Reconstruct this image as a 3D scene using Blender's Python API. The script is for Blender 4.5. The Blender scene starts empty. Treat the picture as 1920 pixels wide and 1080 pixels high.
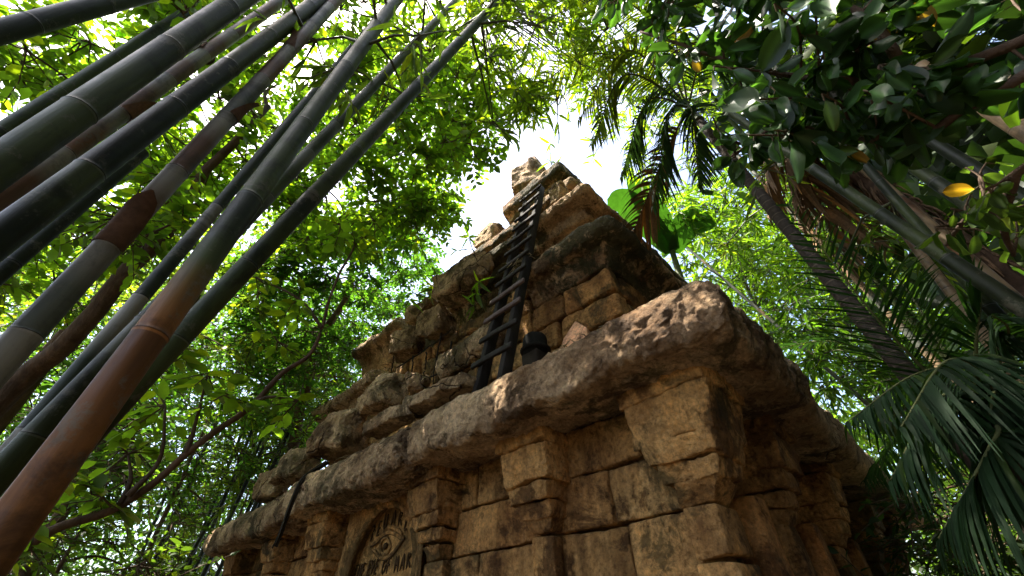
import bpy, math
import numpy as np
from mathutils import Matrix, Vector

# ------------------------------------------------------------------ scene, camera, world, sun, exposure
SC = bpy.context.scene
COL = SC.collection
K, EYE = 0.65, 1.6                       # the place is laid out in units of 0.65 m seen from the eye at 1.6 m
GZ = -EYE / K                            # ground level in those units
F = 768.0                                # focal length for a picture 1920 wide
M = np.array([[0.69868788, -0.71481791, -0.02950599],
              [-0.4512319, -0.47230426, 0.75717796],
              [-0.55518017, -0.51571702, -0.6525419]])   # world -> camera
cam = bpy.data.cameras.new('camera'); cam.sensor_width = 36.0; cam.lens = F * 36 / 1920
cam.clip_start = 0.05; cam.clip_end = 2000
camo = bpy.data.objects.new('camera', cam); COL.objects.link(camo)
camo.matrix_world = Matrix.Translation((0, 0, EYE)) @ Matrix([[float(M[j][i]) for j in range(3)] for i in range(3)]).to_4x4()
SC.camera = camo

SUN_EL, SUN_AZ = 69.0, 130.0              # azimuth counted from +X towards +Y
world = bpy.data.worlds.new('World'); SC.world = world; world.use_nodes = True
wn = world.node_tree.nodes; wl = world.node_tree.links
sky = wn.new('ShaderNodeTexSky'); sky.sky_type = 'NISHITA'; sky.sun_disc = False
sky.sun_elevation = math.radians(SUN_EL); sky.sun_rotation = math.radians(90 - SUN_AZ)
sky.dust_density = 4.0; sky.air_density = 1.0; sky.ozone_density = 1.0
wn['Background'].inputs['Strength'].default_value = 0.15
wl.new(sky.outputs[0], wn['Background'].inputs['Color'])
sl = bpy.data.lights.new('sun', 'SUN'); sl.energy = 5.0; sl.angle = math.radians(0.5); sl.color = (1, .93, .82)
so = bpy.data.objects.new('sun', sl); COL.objects.link(so)
sd = Vector((math.cos(math.radians(SUN_EL)) * math.cos(math.radians(SUN_AZ)),
             math.cos(math.radians(SUN_EL)) * math.sin(math.radians(SUN_AZ)), math.sin(math.radians(SUN_EL))))
so.rotation_euler = sd.to_track_quat('Z', 'Y').to_euler()
so.location = (0, 0, 30)
SC.view_settings.view_transform = 'Standard'; SC.view_settings.look = 'None'
SC.view_settings.exposure = 2.1; SC.view_settings.gamma = 1.0; SC.view_settings.use_curve_mapping = False

rng = np.random.default_rng(11)

# ------------------------------------------------------------------ geometry helpers
def ray(px, py):
    return M.T @ np.array([px - 960.0, 540.0 - py, -F])
def at(px, py, d):                        # point seen at a pixel, at depth d
    return ray(px, py) * d / F
def onX(px, py, X):
    r = ray(px, py); return r * X / r[0]
def depth(p): return -(M @ np.asarray(p, float))[2]
def unit(v):
    v = np.asarray(v, float); return v / (np.linalg.norm(v, axis=-1, keepdims=True) + 1e-12)

def _hash(ix, iy, iz, s):
    n = (ix * 374761393 + iy * 668265263 + iz * 2147483647 + s * 1274126177) & 0xffffffff
    n = ((n ^ (n >> 13)) * 1274126177) & 0xffffffff
    n = n ^ (n >> 16)
    return (n & 0xffff) / 32767.5 - 1.0
def vnoise(p, s=0):
    p = np.asarray(p, float); i = np.floor(p).astype(np.int64); f = p - i; u = f * f * (3 - 2 * f)
    out = 0
    for dx in (0, 1):
        for dy in (0, 1):
            for dz in (0, 1):
                w = (u[:, 0] if dx else 1 - u[:, 0]) * (u[:, 1] if dy else 1 - u[:, 1]) * (u[:, 2] if dz else 1 - u[:, 2])
                out = out + w * _hash(i[:, 0] + dx, i[:, 1] + dy, i[:, 2] + dz, s)
    return out
def fbm(p, s=0, o=4):
    a, t = 1.0, 0
    p = np.asarray(p, float)
    for k in range(o):
        t = t + a * vnoise(p * 2 ** k, s + k * 7); a *= .5
    return t
def nvec(p, s=0, o=3):
    return np.stack([fbm(p, s + 31 * k, o) for k in range(3)], 1)

class MB:
    def __init__(self): self.v = []; self.q = []; self.t = []; self.c = []; self.n = 0
    def add(self, v, q=None, t=None, c=(1, 1, 1)):
        v = np.asarray(v, float).reshape(-1, 3)
        if q is not None and len(q): self.q.append(np.asarray(q, np.int64).reshape(-1, 4) + self.n)
        if t is not None and len(t): self.t.append(np.asarray(t, np.int64).reshape(-1, 3) + self.n)
        c = np.asarray(c, float)
        if c.ndim == 1: c = np.tile(c, (len(v), 1))
        self.v.append(v); self.c.append(c); self.n += len(v)
    def build(self, name, mat, parent=None, base=None, smooth=True):
        v = np.concatenate(self.v) * K + np.array([0, 0, EYE])
        if parent is not None:
            org = np.array(parent['_org'])
        elif base is not None:
            org = np.asarray(base, float) * K + np.array([0, 0, EYE])
        else:
            org = np.array([(v[:, 0].min() + v[:, 0].max()) / 2, (v[:, 1].min() + v[:, 1].max()) / 2, v[:, 2].min()])
        v = v - org
        q = np.concatenate(self.q) if self.q else np.zeros((0, 4), np.int64)
        t = np.concatenate(self.t) if self.t else np.zeros((0, 3), np.int64)
        me = bpy.data.meshes.new(name)
        me.vertices.add(len(v)); me.vertices.foreach_set('co', v.astype(np.float32).ravel())
        nl = 4 * len(q) + 3 * len(t)
        me.loops.add(nl); me.loops.foreach_set('vertex_index', np.concatenate([q.ravel(), t.ravel()]).astype(np.int32))
        me.polygons.add(len(q) + len(t))
        st = np.concatenate([np.arange(len(q)) * 4, 4 * len(q) + np.arange(len(t)) * 3]).astype(np.int32)
        me.polygons.foreach_set('loop_start', st)
        me.polygons.foreach_set('use_smooth', np.full(len(st), smooth))
        at_ = me.attributes.new('tint', 'FLOAT_COLOR', 'POINT')
        c = np.concatenate(self.c); at_.data.foreach_set('color', np.concatenate([c, np.ones((len(c), 1))], 1).astype(np.float32).ravel())
        me.update(); me.validate()
        me.materials.append(mat)
        o = bpy.data.objects.new(name, me); COL.objects.link(o)
        o['_org'] = [float(x) for x in org]
        if parent is not None:
            o.parent = parent
            o['_org'] = parent['_org']
        else: o.location = org
        return o

def empty(name, base):
    o = bpy.data.objects.new(name, None); COL.objects.link(o)
    o.empty_display_size = .2
    w = np.asarray(base, float) * K + np.array([0, 0, EYE])
    o.location = w; o['_org'] = [float(x) for x in w]
    return o
def tag(o, label=None, cat=None, group=None, kind=None):
    if label: o['label'] = label
    if cat: o['category'] = cat
    if group: o['group'] = group
    if kind: o['kind'] = kind
    return o

def spline(pts, n):
    pts = np.asarray(pts, float)
    if len(pts) == 2: return pts[0] + (pts[1] - pts[0]) * np.linspace(0, 1, n)[:, None]
    P = np.concatenate([[2 * pts[0] - pts[1]], pts, [2 * pts[-1] - pts[-2]]])
    m = len(pts) - 1; out = []
    for s in np.linspace(0, m - 1e-9, n):
        i = int(s); u = s - i
        a, b, c, d = P[i], P[i + 1], P[i + 2], P[i + 3]
        out.append(.5 * ((2 * b) + (-a + c) * u + (2 * a - 5 * b + 4 * c - d) * u * u + (-a + 3 * b - 3 * c + d) * u ** 3))
    return np.array(out)

def tube(mb, pts, rad, seg=8, c=(1, 1, 1), cap=True):
    pts = np.asarray(pts, float); n = len(pts)
    rad = np.broadcast_to(np.asarray(rad, float), (n,)) if np.ndim(rad) < 2 else rad
    t = np.gradient(pts, axis=0); t = unit(t)
    ref = np.array([0, 0, 1.0]) if abs(t[0][2]) < .9 else np.array([1.0, 0, 0])
    s = unit(np.cross(t, ref)); b = np.cross(t, s)
    a = np.linspace(0, 2 * np.pi, seg, endpoint=False)
    v = pts[:, None] + rad[:, None, None] * (np.cos(a)[None, :, None] * s[:, None] + np.sin(a)[None, :, None] * b[:, None])
    i = np.arange(n - 1)[:, None] * seg; j = np.arange(seg)[None]; j2 = (j + 1) % seg
    q = np.stack([i + j, i + j2, i + seg + j2, i + seg + j], -1).reshape(-1, 4)
    c = np.asarray(c, float)
    if c.ndim == 2: c = np.repeat(c, seg, 0)
    v = v.reshape(-1, 3)
    tri = None
    if cap:
        v = np.concatenate([v, [pts[0], pts[-1]]]); k = n * seg
        if c.ndim == 2: c = np.concatenate([c, c[:1], c[-1:]])
        jj = np.arange(seg); j3 = (jj + 1) % seg
        tri = np.concatenate([np.stack([np.full(seg, k), j3, jj], 1), np.stack([np.full(seg, k + 1), k - seg + jj, k - seg + j3], 1)])
    mb.add(v, q, tri, c)

def rbox(lo, hi, r=.04, n=(6, 6, 6), taper=None, amp=.0, fr=2.0, seed=0, dense=None):
    """rounded box grid; returns verts, quads"""
    lo = np.asarray(lo, float); hi = np.asarray(hi, float); ce = (lo + hi) / 2; hs = (hi - lo) / 2
    if dense: n = tuple(int(max(3, min(60, round(2 * h / dense)))) for h in hs)
    V = []; Q = []; off = 0
    def axis(nk, h):
        e = min(r / max(h, 1e-6) * .5, .3)
        a = np.linspace(-1, 1, nk + 1)
        return np.concatenate([[-1, -1 + e], a[1:-1] * (1 - e), [1 - e, 1]]) if nk > 1 else np.array([-1, -1 + e, 1 - e, 1])
    ax = [axis(n[k], hs[k]) for k in range(3)]
    for k in range(3):
        u, w = (k + 1) % 3, (k + 2) % 3
        U, W = np.meshgrid(ax[u], ax[w], indexing='ij'); nu, nw = U.shape
        for sgn in (-1, 1):
            P = np.zeros((nu * nw, 3)); P[:, k] = sgn; P[:, u] = U.ravel(); P[:, w] = W.ravel()
            V.append(P)
            i, j = np.meshgrid(np.arange(nu - 1), np.arange(nw - 1), indexing='ij'); b = off + i * nw + j
            qq = np.stack([b, b + nw, b + nw + 1, b + 1], -1).reshape(-1, 4)
            Q.append(qq if sgn > 0 else qq[:, ::-1]); off += nu * nw
    P = np.concatenate(V) * hs
    rr = min(r, hs.min() * .95)
    inner = np.clip(P, -(hs - rr), hs - rr); d = P - inner; L = np.linalg.norm(d, axis=1, keepdims=True)
    nrm = d / np.maximum(L, 1e-9)
    P = np.where(L > 1e-9, inner + nrm * rr, P)
    if taper is not None:
        tz = (P[:, 2] / hs[2] + 1) / 2
        P[:, 0] *= taper[0] + (1 - taper[0]) * tz; P[:, 1] *= taper[1] + (1 - taper[1]) * tz
    P = P + ce
    if amp: P = P + nvec(P * fr, seed, 4) * amp
    return P, np.concatenate(Q)

# ------------------------------------------------------------------ materials
def nt(name):
    m = bpy.data.materials.new(name); m.use_nodes = True
    n = m.node_tree.nodes; n.clear(); return m, n, m.node_tree.links
def N(n, typ, **kw):
    x = n.new(typ)
    for k, v in kw.items():
        if k in x.inputs: x.inputs[k].default_value = v
        else: setattr(x, k, v)
    return x
def noise(n, l, vec, scale, detail=6, rough=.6, dist=0):
    x = N(n, 'ShaderNodeTexNoise', Scale=scale, Detail=detail, Roughness=rough, Distortion=dist)
    if vec is not None: l.new(vec, x.inputs['Vector'])
    return x.outputs['Fac']
def ramp(n, l, fac, stops):
    x = n.new('ShaderNodeValToRGB'); e = x.color_ramp.elements
    while len(e) < len(stops): e.new(.5)
    for a, (p, c) in zip(e, stops):
        a.position = p; a.color = (*c, 1) if len(c) == 3 else c
    l.new(fac, x.inputs[0]); return x.outputs[0]
def g(v): return (v, v, v)
def mix(n, l, fac, a, b, mode='MIX'):
    x = n.new('ShaderNodeMix'); x.data_type = 'RGBA'; x.blend_type = mode
    for s, v in ((x.inputs[0], fac), (x.inputs[6], a), (x.inputs[7], b)):
        if hasattr(v, 'links'): l.new(v, s)
        elif isinstance(v, (int, float)): s.default_value = v
        else: s.default_value = (*v, 1)
    return x.outputs[2]
def finish(n, l, col, rough=.8, bump=None, strength=.5, dist=.02, spec=.3):
    o = n.new('ShaderNodeOutputMaterial'); p = n.new('ShaderNodeBsdfPrincipled')
    l.new(col, p.inputs['Base Color'])
    if hasattr(rough, 'links'): l.new(rough, p.inputs['Roughness'])
    else: p.inputs['Roughness'].default_value = rough
    p.inputs['Specular IOR Level'].default_value = spec
    if bump is not None:
        b = N(n, 'ShaderNodeBump', Strength=strength, Distance=dist); l.new(bump, b.inputs['Height']); l.new(b.outputs[0], p.inputs['Normal'])
    l.new(p.outputs[0], o.inputs[0]); return p

def stone_mat(name, base, light, moss=.5, cracks=True, streak=True, pits=.6):
    m, n, l = nt(name)
    geo = n.new('ShaderNodeNewGeometry'); pos = geo.outputs['Position']
    at_ = N(n, 'ShaderNodeAttribute', attribute_name='tint')
    big = noise(n, l, pos, 1.6, 6, .62)
    col = mix(n, l, ramp(n, l, big, [(.36, g(0)), (.62, g(1))]), base, light)
    patch = noise(n, l, pos, 2.6, 8, .7, .4)
    col = mix(n, l, ramp(n, l, patch, [(.52, g(0)), (.58, g(.85))]), col, tuple(.42 * v for v in base))
    fine = noise(n, l, pos, 9, 8, .7)
    col = mix(n, l, .55, col, ramp(n, l, fine, [(.32, (.28, .22, .17)), (.5, (.95, .9, .85)), (.68, (1.4, 1.28, 1.1))]), 'MULTIPLY')
    grain = noise(n, l, pos, 34, 5, .8)
    col = mix(n, l, .75, col, ramp(n, l, grain, [(.33, (.3, .25, .2)), (.47, (.9, .87, .83)), (.66, (1.45, 1.38, 1.25))]), 'MULTIPLY')
    if streak:
        mp = N(n, 'ShaderNodeMapping'); mp.inputs['Scale'].default_value = (7, 7, .7); l.new(pos, mp.inputs[0])
        s = noise(n, l, mp.outputs[0], 1.0, 5, .6)
        col = mix(n, l, .6, col, ramp(n, l, s, [(.36, (.35, .3, .26)), (.52, (1, 1, 1)), (.7, (1.2, 1.08, .9))]), 'MULTIPLY')
    # dark lichen and moss stains in patches
    ms = noise(n, l, pos, 5.5 if moss > .9 else 3.4, 9, .72, .6)
    ms2 = noise(n, l, pos, .8, 3, .5)
    am = N(n, 'ShaderNodeMath', operation='ADD'); l.new(ms, am.inputs[0]); l.new(ms2, am.inputs[1])
    mk = ramp(n, l, am.outputs[0], [(.5, g(0)), (1.12 - .2 * moss, g(0)), (1.16 - .2 * moss, g(1))]) if False else None
    r = n.new('ShaderNodeMapRange'); l.new(am.outputs[0], r.inputs[0])
    r.inputs[1].default_value = 1.16 - .2 * moss; r.inputs[2].default_value = 1.24 - .2 * moss; r.inputs[4].default_value = .88 if moss > .9 else .72
    gr = mix(n, l, noise(n, l, pos, 6, 3), (.018, .017, .009) if moss > .9 else (.03, .022, .013), (.045, .05, .016) if moss > .9 else (.06, .058, .02))
    col = mix(n, l, r.outputs[0], col, gr)
    col = mix(n, l, 1.0, col, at_.outputs['Color'], 'MULTIPLY')
    h = mix(n, l, .5, noise(n, l, pos, 11, 12, .8), noise(n, l, pos, 38, 5, .7))
    vo = N(n, 'ShaderNodeTexVoronoi', Scale=22.0); l.new(pos, vo.inputs['Vector'])
    h = mix(n, l, pits * .4, h, ramp(n, l, vo.outputs['Distance'], [(0, g(0)), (.45, g(1))]))
    if cracks:
        wv = mix(n, l, .25, pos, nt_vec(n, l, pos, 2.2))
        v2 = N(n, 'ShaderNodeTexVoronoi', Scale=1.7); v2.feature = 'DISTANCE_TO_EDGE'; l.new(wv, v2.inputs['Vector'])
        gate = ramp(n, l, noise(n, l, pos, .9, 2), [(.47, g(1)), (.55, g(0))])
        ck = mix(n, l, 1.0, ramp(n, l, v2.outputs['Distance'], [(0, g(0)), (.004, g(.2)), (.009, g(1))]), gate, 'LIGHTEN')
        h = mix(n, l, 1.0, h, ck, 'MULTIPLY')
        col = mix(n, l, 1.0, col, ramp(n, l, ck, [(0, (.12, .09, .07)), (.8, g(1))]), 'MULTIPLY')
    finish(n, l, col, .9, h, 1.0, .085, .2)
    return m
def nt_vec(n, l, pos, s):
    x = N(n, 'ShaderNodeTexNoise', Scale=s, Detail=3.0); l.new(pos, x.inputs['Vector']); return x.outputs['Color']

STONE = stone_mat('carved_sandstone', (.31, .155, .055), (.68, .41, .16), .62, False)
PANEL = stone_mat('smooth_tan_panel_stone', (.42, .25, .10), (.62, .39, .16), .1, False, False, .2)
CORNW = stone_mat('pitted_cornice_stone', (.21, .13, .07), (.66, .50, .32), .75, False, False, .35)
CORN = stone_mat('weathered_cornice_stone', (.21, .13, .07), (.66, .50, .32), .55, True, False, 1.0)
MOSSY = stone_mat('mossy_dark_stone', (.19, .11, .055), (.60, .44, .27), 1.0, False, False)
ROCK = stone_mat('broken_grey_brown_rock', (.23, .15, .08), (.64, .48, .30), .35, True, False)

def tint_mat(name, rough=.6, spec=.4, bscale=30, bstr=.4, stretch=(1, 1, 1), var=.5, dist=.01):
    m, n, l = nt(name)
    geo = n.new('ShaderNodeNewGeometry'); pos = geo.outputs['Position']
    at_ = N(n, 'ShaderNodeAttribute', attribute_name='tint')
    mp = N(n, 'ShaderNodeMapping'); mp.inputs['Scale'].default_value = stretch; l.new(pos, mp.inputs[0])
    a = noise(n, l, mp.outputs[0], bscale, 6, .65); b = noise(n, l, pos, 4.0, 5, .7)
    col = mix(n, l, var, at_.outputs['Color'], ramp(n, l, a, [(.3, g(.35)), (.55, g(1)), (.75, g(1.5))]), 'MULTIPLY')
    col = mix(n, l, var, col, ramp(n, l, b, [(.35, (.45, .42, .4)), (.55, g(1)), (.7, (1.3, 1.25, 1.15))]), 'MULTIPLY')
    finish(n, l, col, rough, a, bstr, dist, spec)
    return m
BARK = tint_mat('tree_bark', .85, .2, 26, .8, (1, 1, .25), .7, .02)
PALMBARK = tint_mat('ringed_palm_bark', .8, .25, 22, .6, (1, 1, 1), .6, .012)
WOOD = tint_mat('dark_painted_timber', .85, .12, 30, .5, (1, 1, .3), .5, .006)
DRY = tint_mat('dry_plant_fibre', .85, .15, 40, .3, (1, 1, 1), .5)

def culm_mat():
    m, n, l = nt('bamboo_culm_skin')
    geo = n.new('ShaderNodeNewGeometry'); pos = geo.outputs['Position']
    at_ = N(n, 'ShaderNodeAttribute', attribute_name='tint')
    mp = N(n, 'ShaderNodeMapping'); mp.inputs['Scale'].default_value = (30, 30, 2.5); l.new(pos, mp.inputs[0])
    a = noise(n, l, mp.outputs[0], 1.0, 6, .65); b = noise(n, l, pos, 7.0, 7, .75)
    col = mix(n, l, .75, at_.outputs['Color'], ramp(n, l, a, [(.3, g(.5)), (.5, g(1)), (.75, g(1.4))]), 'MULTIPLY')
    blot = ramp(n, l, b, [(.56, g(0)), (.63, g(1))])
    col = mix(n, l, mix(n, l, 1.0, blot, g(.6), 'MULTIPLY'), col, (.13, .12, .09))
    dark = ramp(n, l, noise(n, l, pos, 5.0, 6, .7, .5), [(.36, g(.25)), (.5, g(1))])
    col = mix(n, l, .75, col, dark, 'MULTIPLY')
    finish(n, l, col, ramp(n, l, b, [(.3, g(.38)), (.7, g(.65))]), a, .4, .005, .22)
    return m
CULM = culm_mat()

def leaf_mat(name, trans=.5, tcol=(2.9, 3.05, .8), rough=.5, spec=.3):
    m, n, l = nt(name)
    at_ = N(n, 'ShaderNodeAttribute', attribute_name='tint')
    geo = n.new('ShaderNodeNewGeometry')
    b = noise(n, l, geo.outputs['Position'], 12, 4, .6)
    col = mix(n, l, .5, at_.outputs['Color'], ramp(n, l, b, [(.3, g(.6)), (.7, g(1.35))]), 'MULTIPLY')
    o = n.new('ShaderNodeOutputMaterial'); p = n.new('ShaderNodeBsdfPrincipled'); t = n.new('ShaderNodeBsdfTranslucent')
    l.new(col, p.inputs['Base Color']); p.inputs['Roughness'].default_value = rough; p.inputs['Specular IOR Level'].default_value = spec
    l.new(mix(n, l, 1.0, col, tcol, 'MULTIPLY'), t.inputs[0])
    ms = n.new('ShaderNodeMixShader'); ms.inputs[0].default_value = trans
    l.new(p.outputs[0], ms.inputs[1]); l.new(t.outputs[0], ms.inputs[2]); l.new(ms.outputs[0], o.inputs[0])
    return m
LEAF = leaf_mat('thin_green_leaf', .54)
THICK = leaf_mat('thick_glossy_leaf', .3, (2.4, 2.8, .7), .45, .3)
FROND = leaf_mat('palm_leaflet', .35, (2.4, 2.7, .8), .6, .12)

def soil_mat():
    m, n, l = nt('leaf_strewn_soil')
    geo = n.new('ShaderNodeNewGeometry'); pos = geo.outputs['Position']
    a = noise(n, l, pos, 3, 8, .7)
    finish(n, l, ramp(n, l, a, [(.3, (.02, .015, .01)), (.5, (.05, .036, .022)), (.7, (.09, .065, .035))]), .95, a, .8, .05)
    return m
SOIL = soil_mat()

# ------------------------------------------------------------------ ground
def ground():
    n = 90
    s = np.sign(np.linspace(-1, 1, n)) * np.abs(np.linspace(-1, 1, n)) ** 2.2 * 900
    X, Y = np.meshgrid(s, s, indexing='ij')
    Z = GZ + .12 * fbm(np.stack([X.ravel() * .25, Y.ravel() * .25, 0 * X.ravel()], 1), 5) - .12
    v = np.stack([X.ravel(), Y.ravel(), Z], 1)
    i, j = np.meshgrid(np.arange(n - 1), np.arange(n - 1), indexing='ij'); b = i * n + j
    mb = MB(); mb.add(v, np.stack([b, b + n, b + n + 1, b + 1], -1).reshape(-1, 4))
    tag(mb.build('ground', SOIL, base=(0, 0, GZ)), kind='structure')
ground()

# ------------------------------------------------------------------ the temple
CX, CY = 8.1, 5.9
temple = empty('temple', (CX, CY, GZ))
tag(temple, 'stepped ruined sandstone pyramid temple with mossy eaves and carved pilasters', 'temple')

def sweep(mb, prof, yl, xr, r=.12, du=.09, dp=.05, amp=.05, fr=1.6, seed=0, corner=True, wob=.0, c=(1, 1, 1), yr=None, grit=1.0):
    """run a closed (h, z) profile along the front from y=yl to the corner and on along the side to x=xr;
    with corner=False only along the front from yl to yr"""
    prof = np.asarray(prof, float)
    pp = np.concatenate([prof, prof[:1]]); seg = np.linalg.norm(np.diff(pp, axis=0), axis=1); L = np.concatenate([[0], np.cumsum(seg)])
    m = max(12, int(L[-1] / dp)); s = np.linspace(0, L[-1], m, endpoint=False)
    ph = np.interp(s, L, pp[:, 0]); pz = np.interp(s, L, pp[:, 1])
    for _ in range(1):
        ph = .5 * ph + .25 * (np.roll(ph, 1) + np.roll(ph, -1)); pz = .5 * pz + .25 * (np.roll(pz, 1) + np.roll(pz, -1))
    hm, zm = ph.mean(), pz.mean()
    hx = ph.max(); fz = .6
    if corner:
        l1 = max(.2, yl - (CY - hx) - r); l2 = max(.2, xr - (CX - hx) - r); la = r * np.pi / 2
        n = max(12, int((l1 + l2 + la) / du)); U = np.linspace(0, l1 + la + l2, n)
    else:
        l1 = yl - yr; n = max(8, int(l1 / du)); U = np.linspace(0, l1, n); la = l2 = 0
    e = .09
    e0 = np.array([0, .02, .06, .12]); U = np.unique(np.concatenate([U, e0, U[-1] - e0]))
    n = len(U); rows = []
    for u in U:
        d = min(u, U[-1] - u); k = 1.0 if d > e else (1 - (1 - d / e) ** 3) * .3 + .7
        h = hm + (ph - hm) * (k if k < 1 else 1); z = zm + (pz - zm) * k
        if not corner: X = CX - h; Y = np.full(m, yl - u)
        elif u < l1:
            f = u / l1; X = CX - h; Y = yl + (CY - h + r - yl) * f
        elif u < l1 + la:
            a = (u - l1) / r; X = CX - h + r - r * np.cos(a); Y = CY - h + r - r * np.sin(a)
        else:
            f = (u - l1 - la) / l2; X = CX - h + r + (xr - (CX - h + r)) * f; Y = CY - h
        rows.append(np.stack([X, Y, z], 1))
    V = np.concatenate(rows)
    i = np.arange(n - 1)[:, None] * m; j = np.arange(m)[None]; j2 = (j + 1) % m
    q = np.stack([i + j, i + m + j, i + m + j2, i + j2], -1).reshape(-1, 4)
    c0 = rows[0].mean(0); c1 = rows[-1].mean(0); jj = np.arange(m); j3 = (jj + 1) % m; k0 = n * m
    t = np.concatenate([np.stack([np.full(m, k0), jj, j3], 1), np.stack([np.full(m, k0 + 1), (n - 1) * m + j3, (n - 1) * m + jj], 1)])
    V = np.concatenate([V, [c0, c1]])
    V = V + nvec(V * fr, seed, 5) * amp + nvec(V * 8.5, seed + 5, 3) * amp * .35 + nvec(V * 17, seed + 8, 2) * .011 * grit + nvec(V * 37, seed + 9, 2) * .006 * grit
    if wob: V[:, 2] += wob * vnoise(V * .7, seed + 99)
    mb.add(V, q, t, c)

def part_sweep(name, mat, *a, parent=temple, label=None, **k):
    mb = MB(); sweep(mb, *a, **k); o = mb.build(name, mat, parent)
    if label: o['label'] = label
    return o

def blocks(mb, axis, val, depth_, rows, lo, hi, widths, gap=.012, seed=0, skip=(), amp=.018, joints=None, r=.03, dense=.09):
    """courses of stone blocks; axis 'X': front wall at x=val running in y; 'Y': side wall at y=val running in x"""
    g_ = np.random.default_rng(seed)
    for k in range(len(rows) - 1):
        z0, z1 = rows[k], rows[k + 1]
        if joints and k in joints: js = [lo] + joints[k] + [hi]
        else:
            js = [lo]; 
            if k % 2: js.append(lo + widths * g_.uniform(.4, .7))
            while js[-1] < hi - widths * .7: js.append(js[-1] + widths * g_.uniform(.75, 1.3))
            if hi - js[-1] < widths * .4: js[-1] = hi
            else: js.append(hi)
        for a, b in zip(js[:-1], js[1:]):
            mid = (a + b) / 2
            if any(s[0] < mid < s[1] and s[2] < (z0 + z1) / 2 < s[3] for s in skip): continue
            p = val + g_.uniform(-.018, .018)
            if axis == 'X': lo_, hi_ = (p, a + gap, z0 + gap), (p + depth_, b - gap, z1 - gap)
            else: lo_, hi_ = (a + gap, p, z0 + gap), (b - gap, p + depth_, z1 - gap)
            v, q = rbox(lo_, hi_, r, amp=amp, fr=2.2, seed=int(g_.integers(999)), dense=dense * .55); v = v + nvec(v * 15, k, 2) * .008 + nvec(v * 32, k, 2) * .004
            t = g_.uniform(.78, 1.18); w = g_.uniform(-.06, .06)
            mb.add(v, q, c=(t * (1 + w), t, t * (1 - w)))

# inner core so that no joint shows daylight
def box(mb, lo, hi, **k):
    v, q = rbox(lo, hi, k.pop('r', .03), **k); mb.add(v, q, c=(.8, .8, .8))
mb = MB()
box(mb, (3.72, 2.07, GZ), (CX + 4.4, 4.9, 2.0)); box(mb, (3.62, 1.34, GZ), (3.95, 2.1, 2.0)); box(mb, (3.72, 6.95, GZ), (CX + 4.4, CY + 4.4, 2.0))
box(mb, (4.7, 4.85, GZ), (CX + 4.4, 7.0, 2.0)); box(mb, (3.9, 4.8, 1.62), (CX + 4.4, 7.0, 2.04))
box(mb, (CX - 3.85, CY - 3.85, 1.9), (CX + 3.9, CY + 3.9, 4.3))
box(mb, (CX - 3.4, CY - 3.4, 4.2), (CX + 3.4, CY + 3.4, 6.2)); box(mb, (CX - 3.0, CY - 3.0, 6.1), (CX + 3.0, CY + 2.2, 7.5))
mb.build('inner_masonry', MOSSY, temple)

ROWS = [GZ, -2.0, -1.55, -1.1, -.65, -.19, .27, .735, 1.2, 1.66]
mb = MB()
blocks(mb, 'X', 3.5, .25, ROWS, 1.3, 4.88, .95, seed=3, joints={7: [2.14, 3.05], 6: [2.04, 3.1, 3.9], 8: [1.75, 3.1, 3.95], 5: [1.9, 2.9, 3.7]})
mb.build('front_wall', STONE, temple); mb = MB()
blocks(mb, 'X', 3.5, .25, ROWS, 6.85, 11.2, .95, seed=5)
mb.build('front_wall', STONE, temple)
mb = MB(); blocks(mb, 'Y', 1.85, .25, ROWS, 3.76, 12.5, 1.0, seed=9); mb.build('side_wall', STONE, temple)

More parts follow.
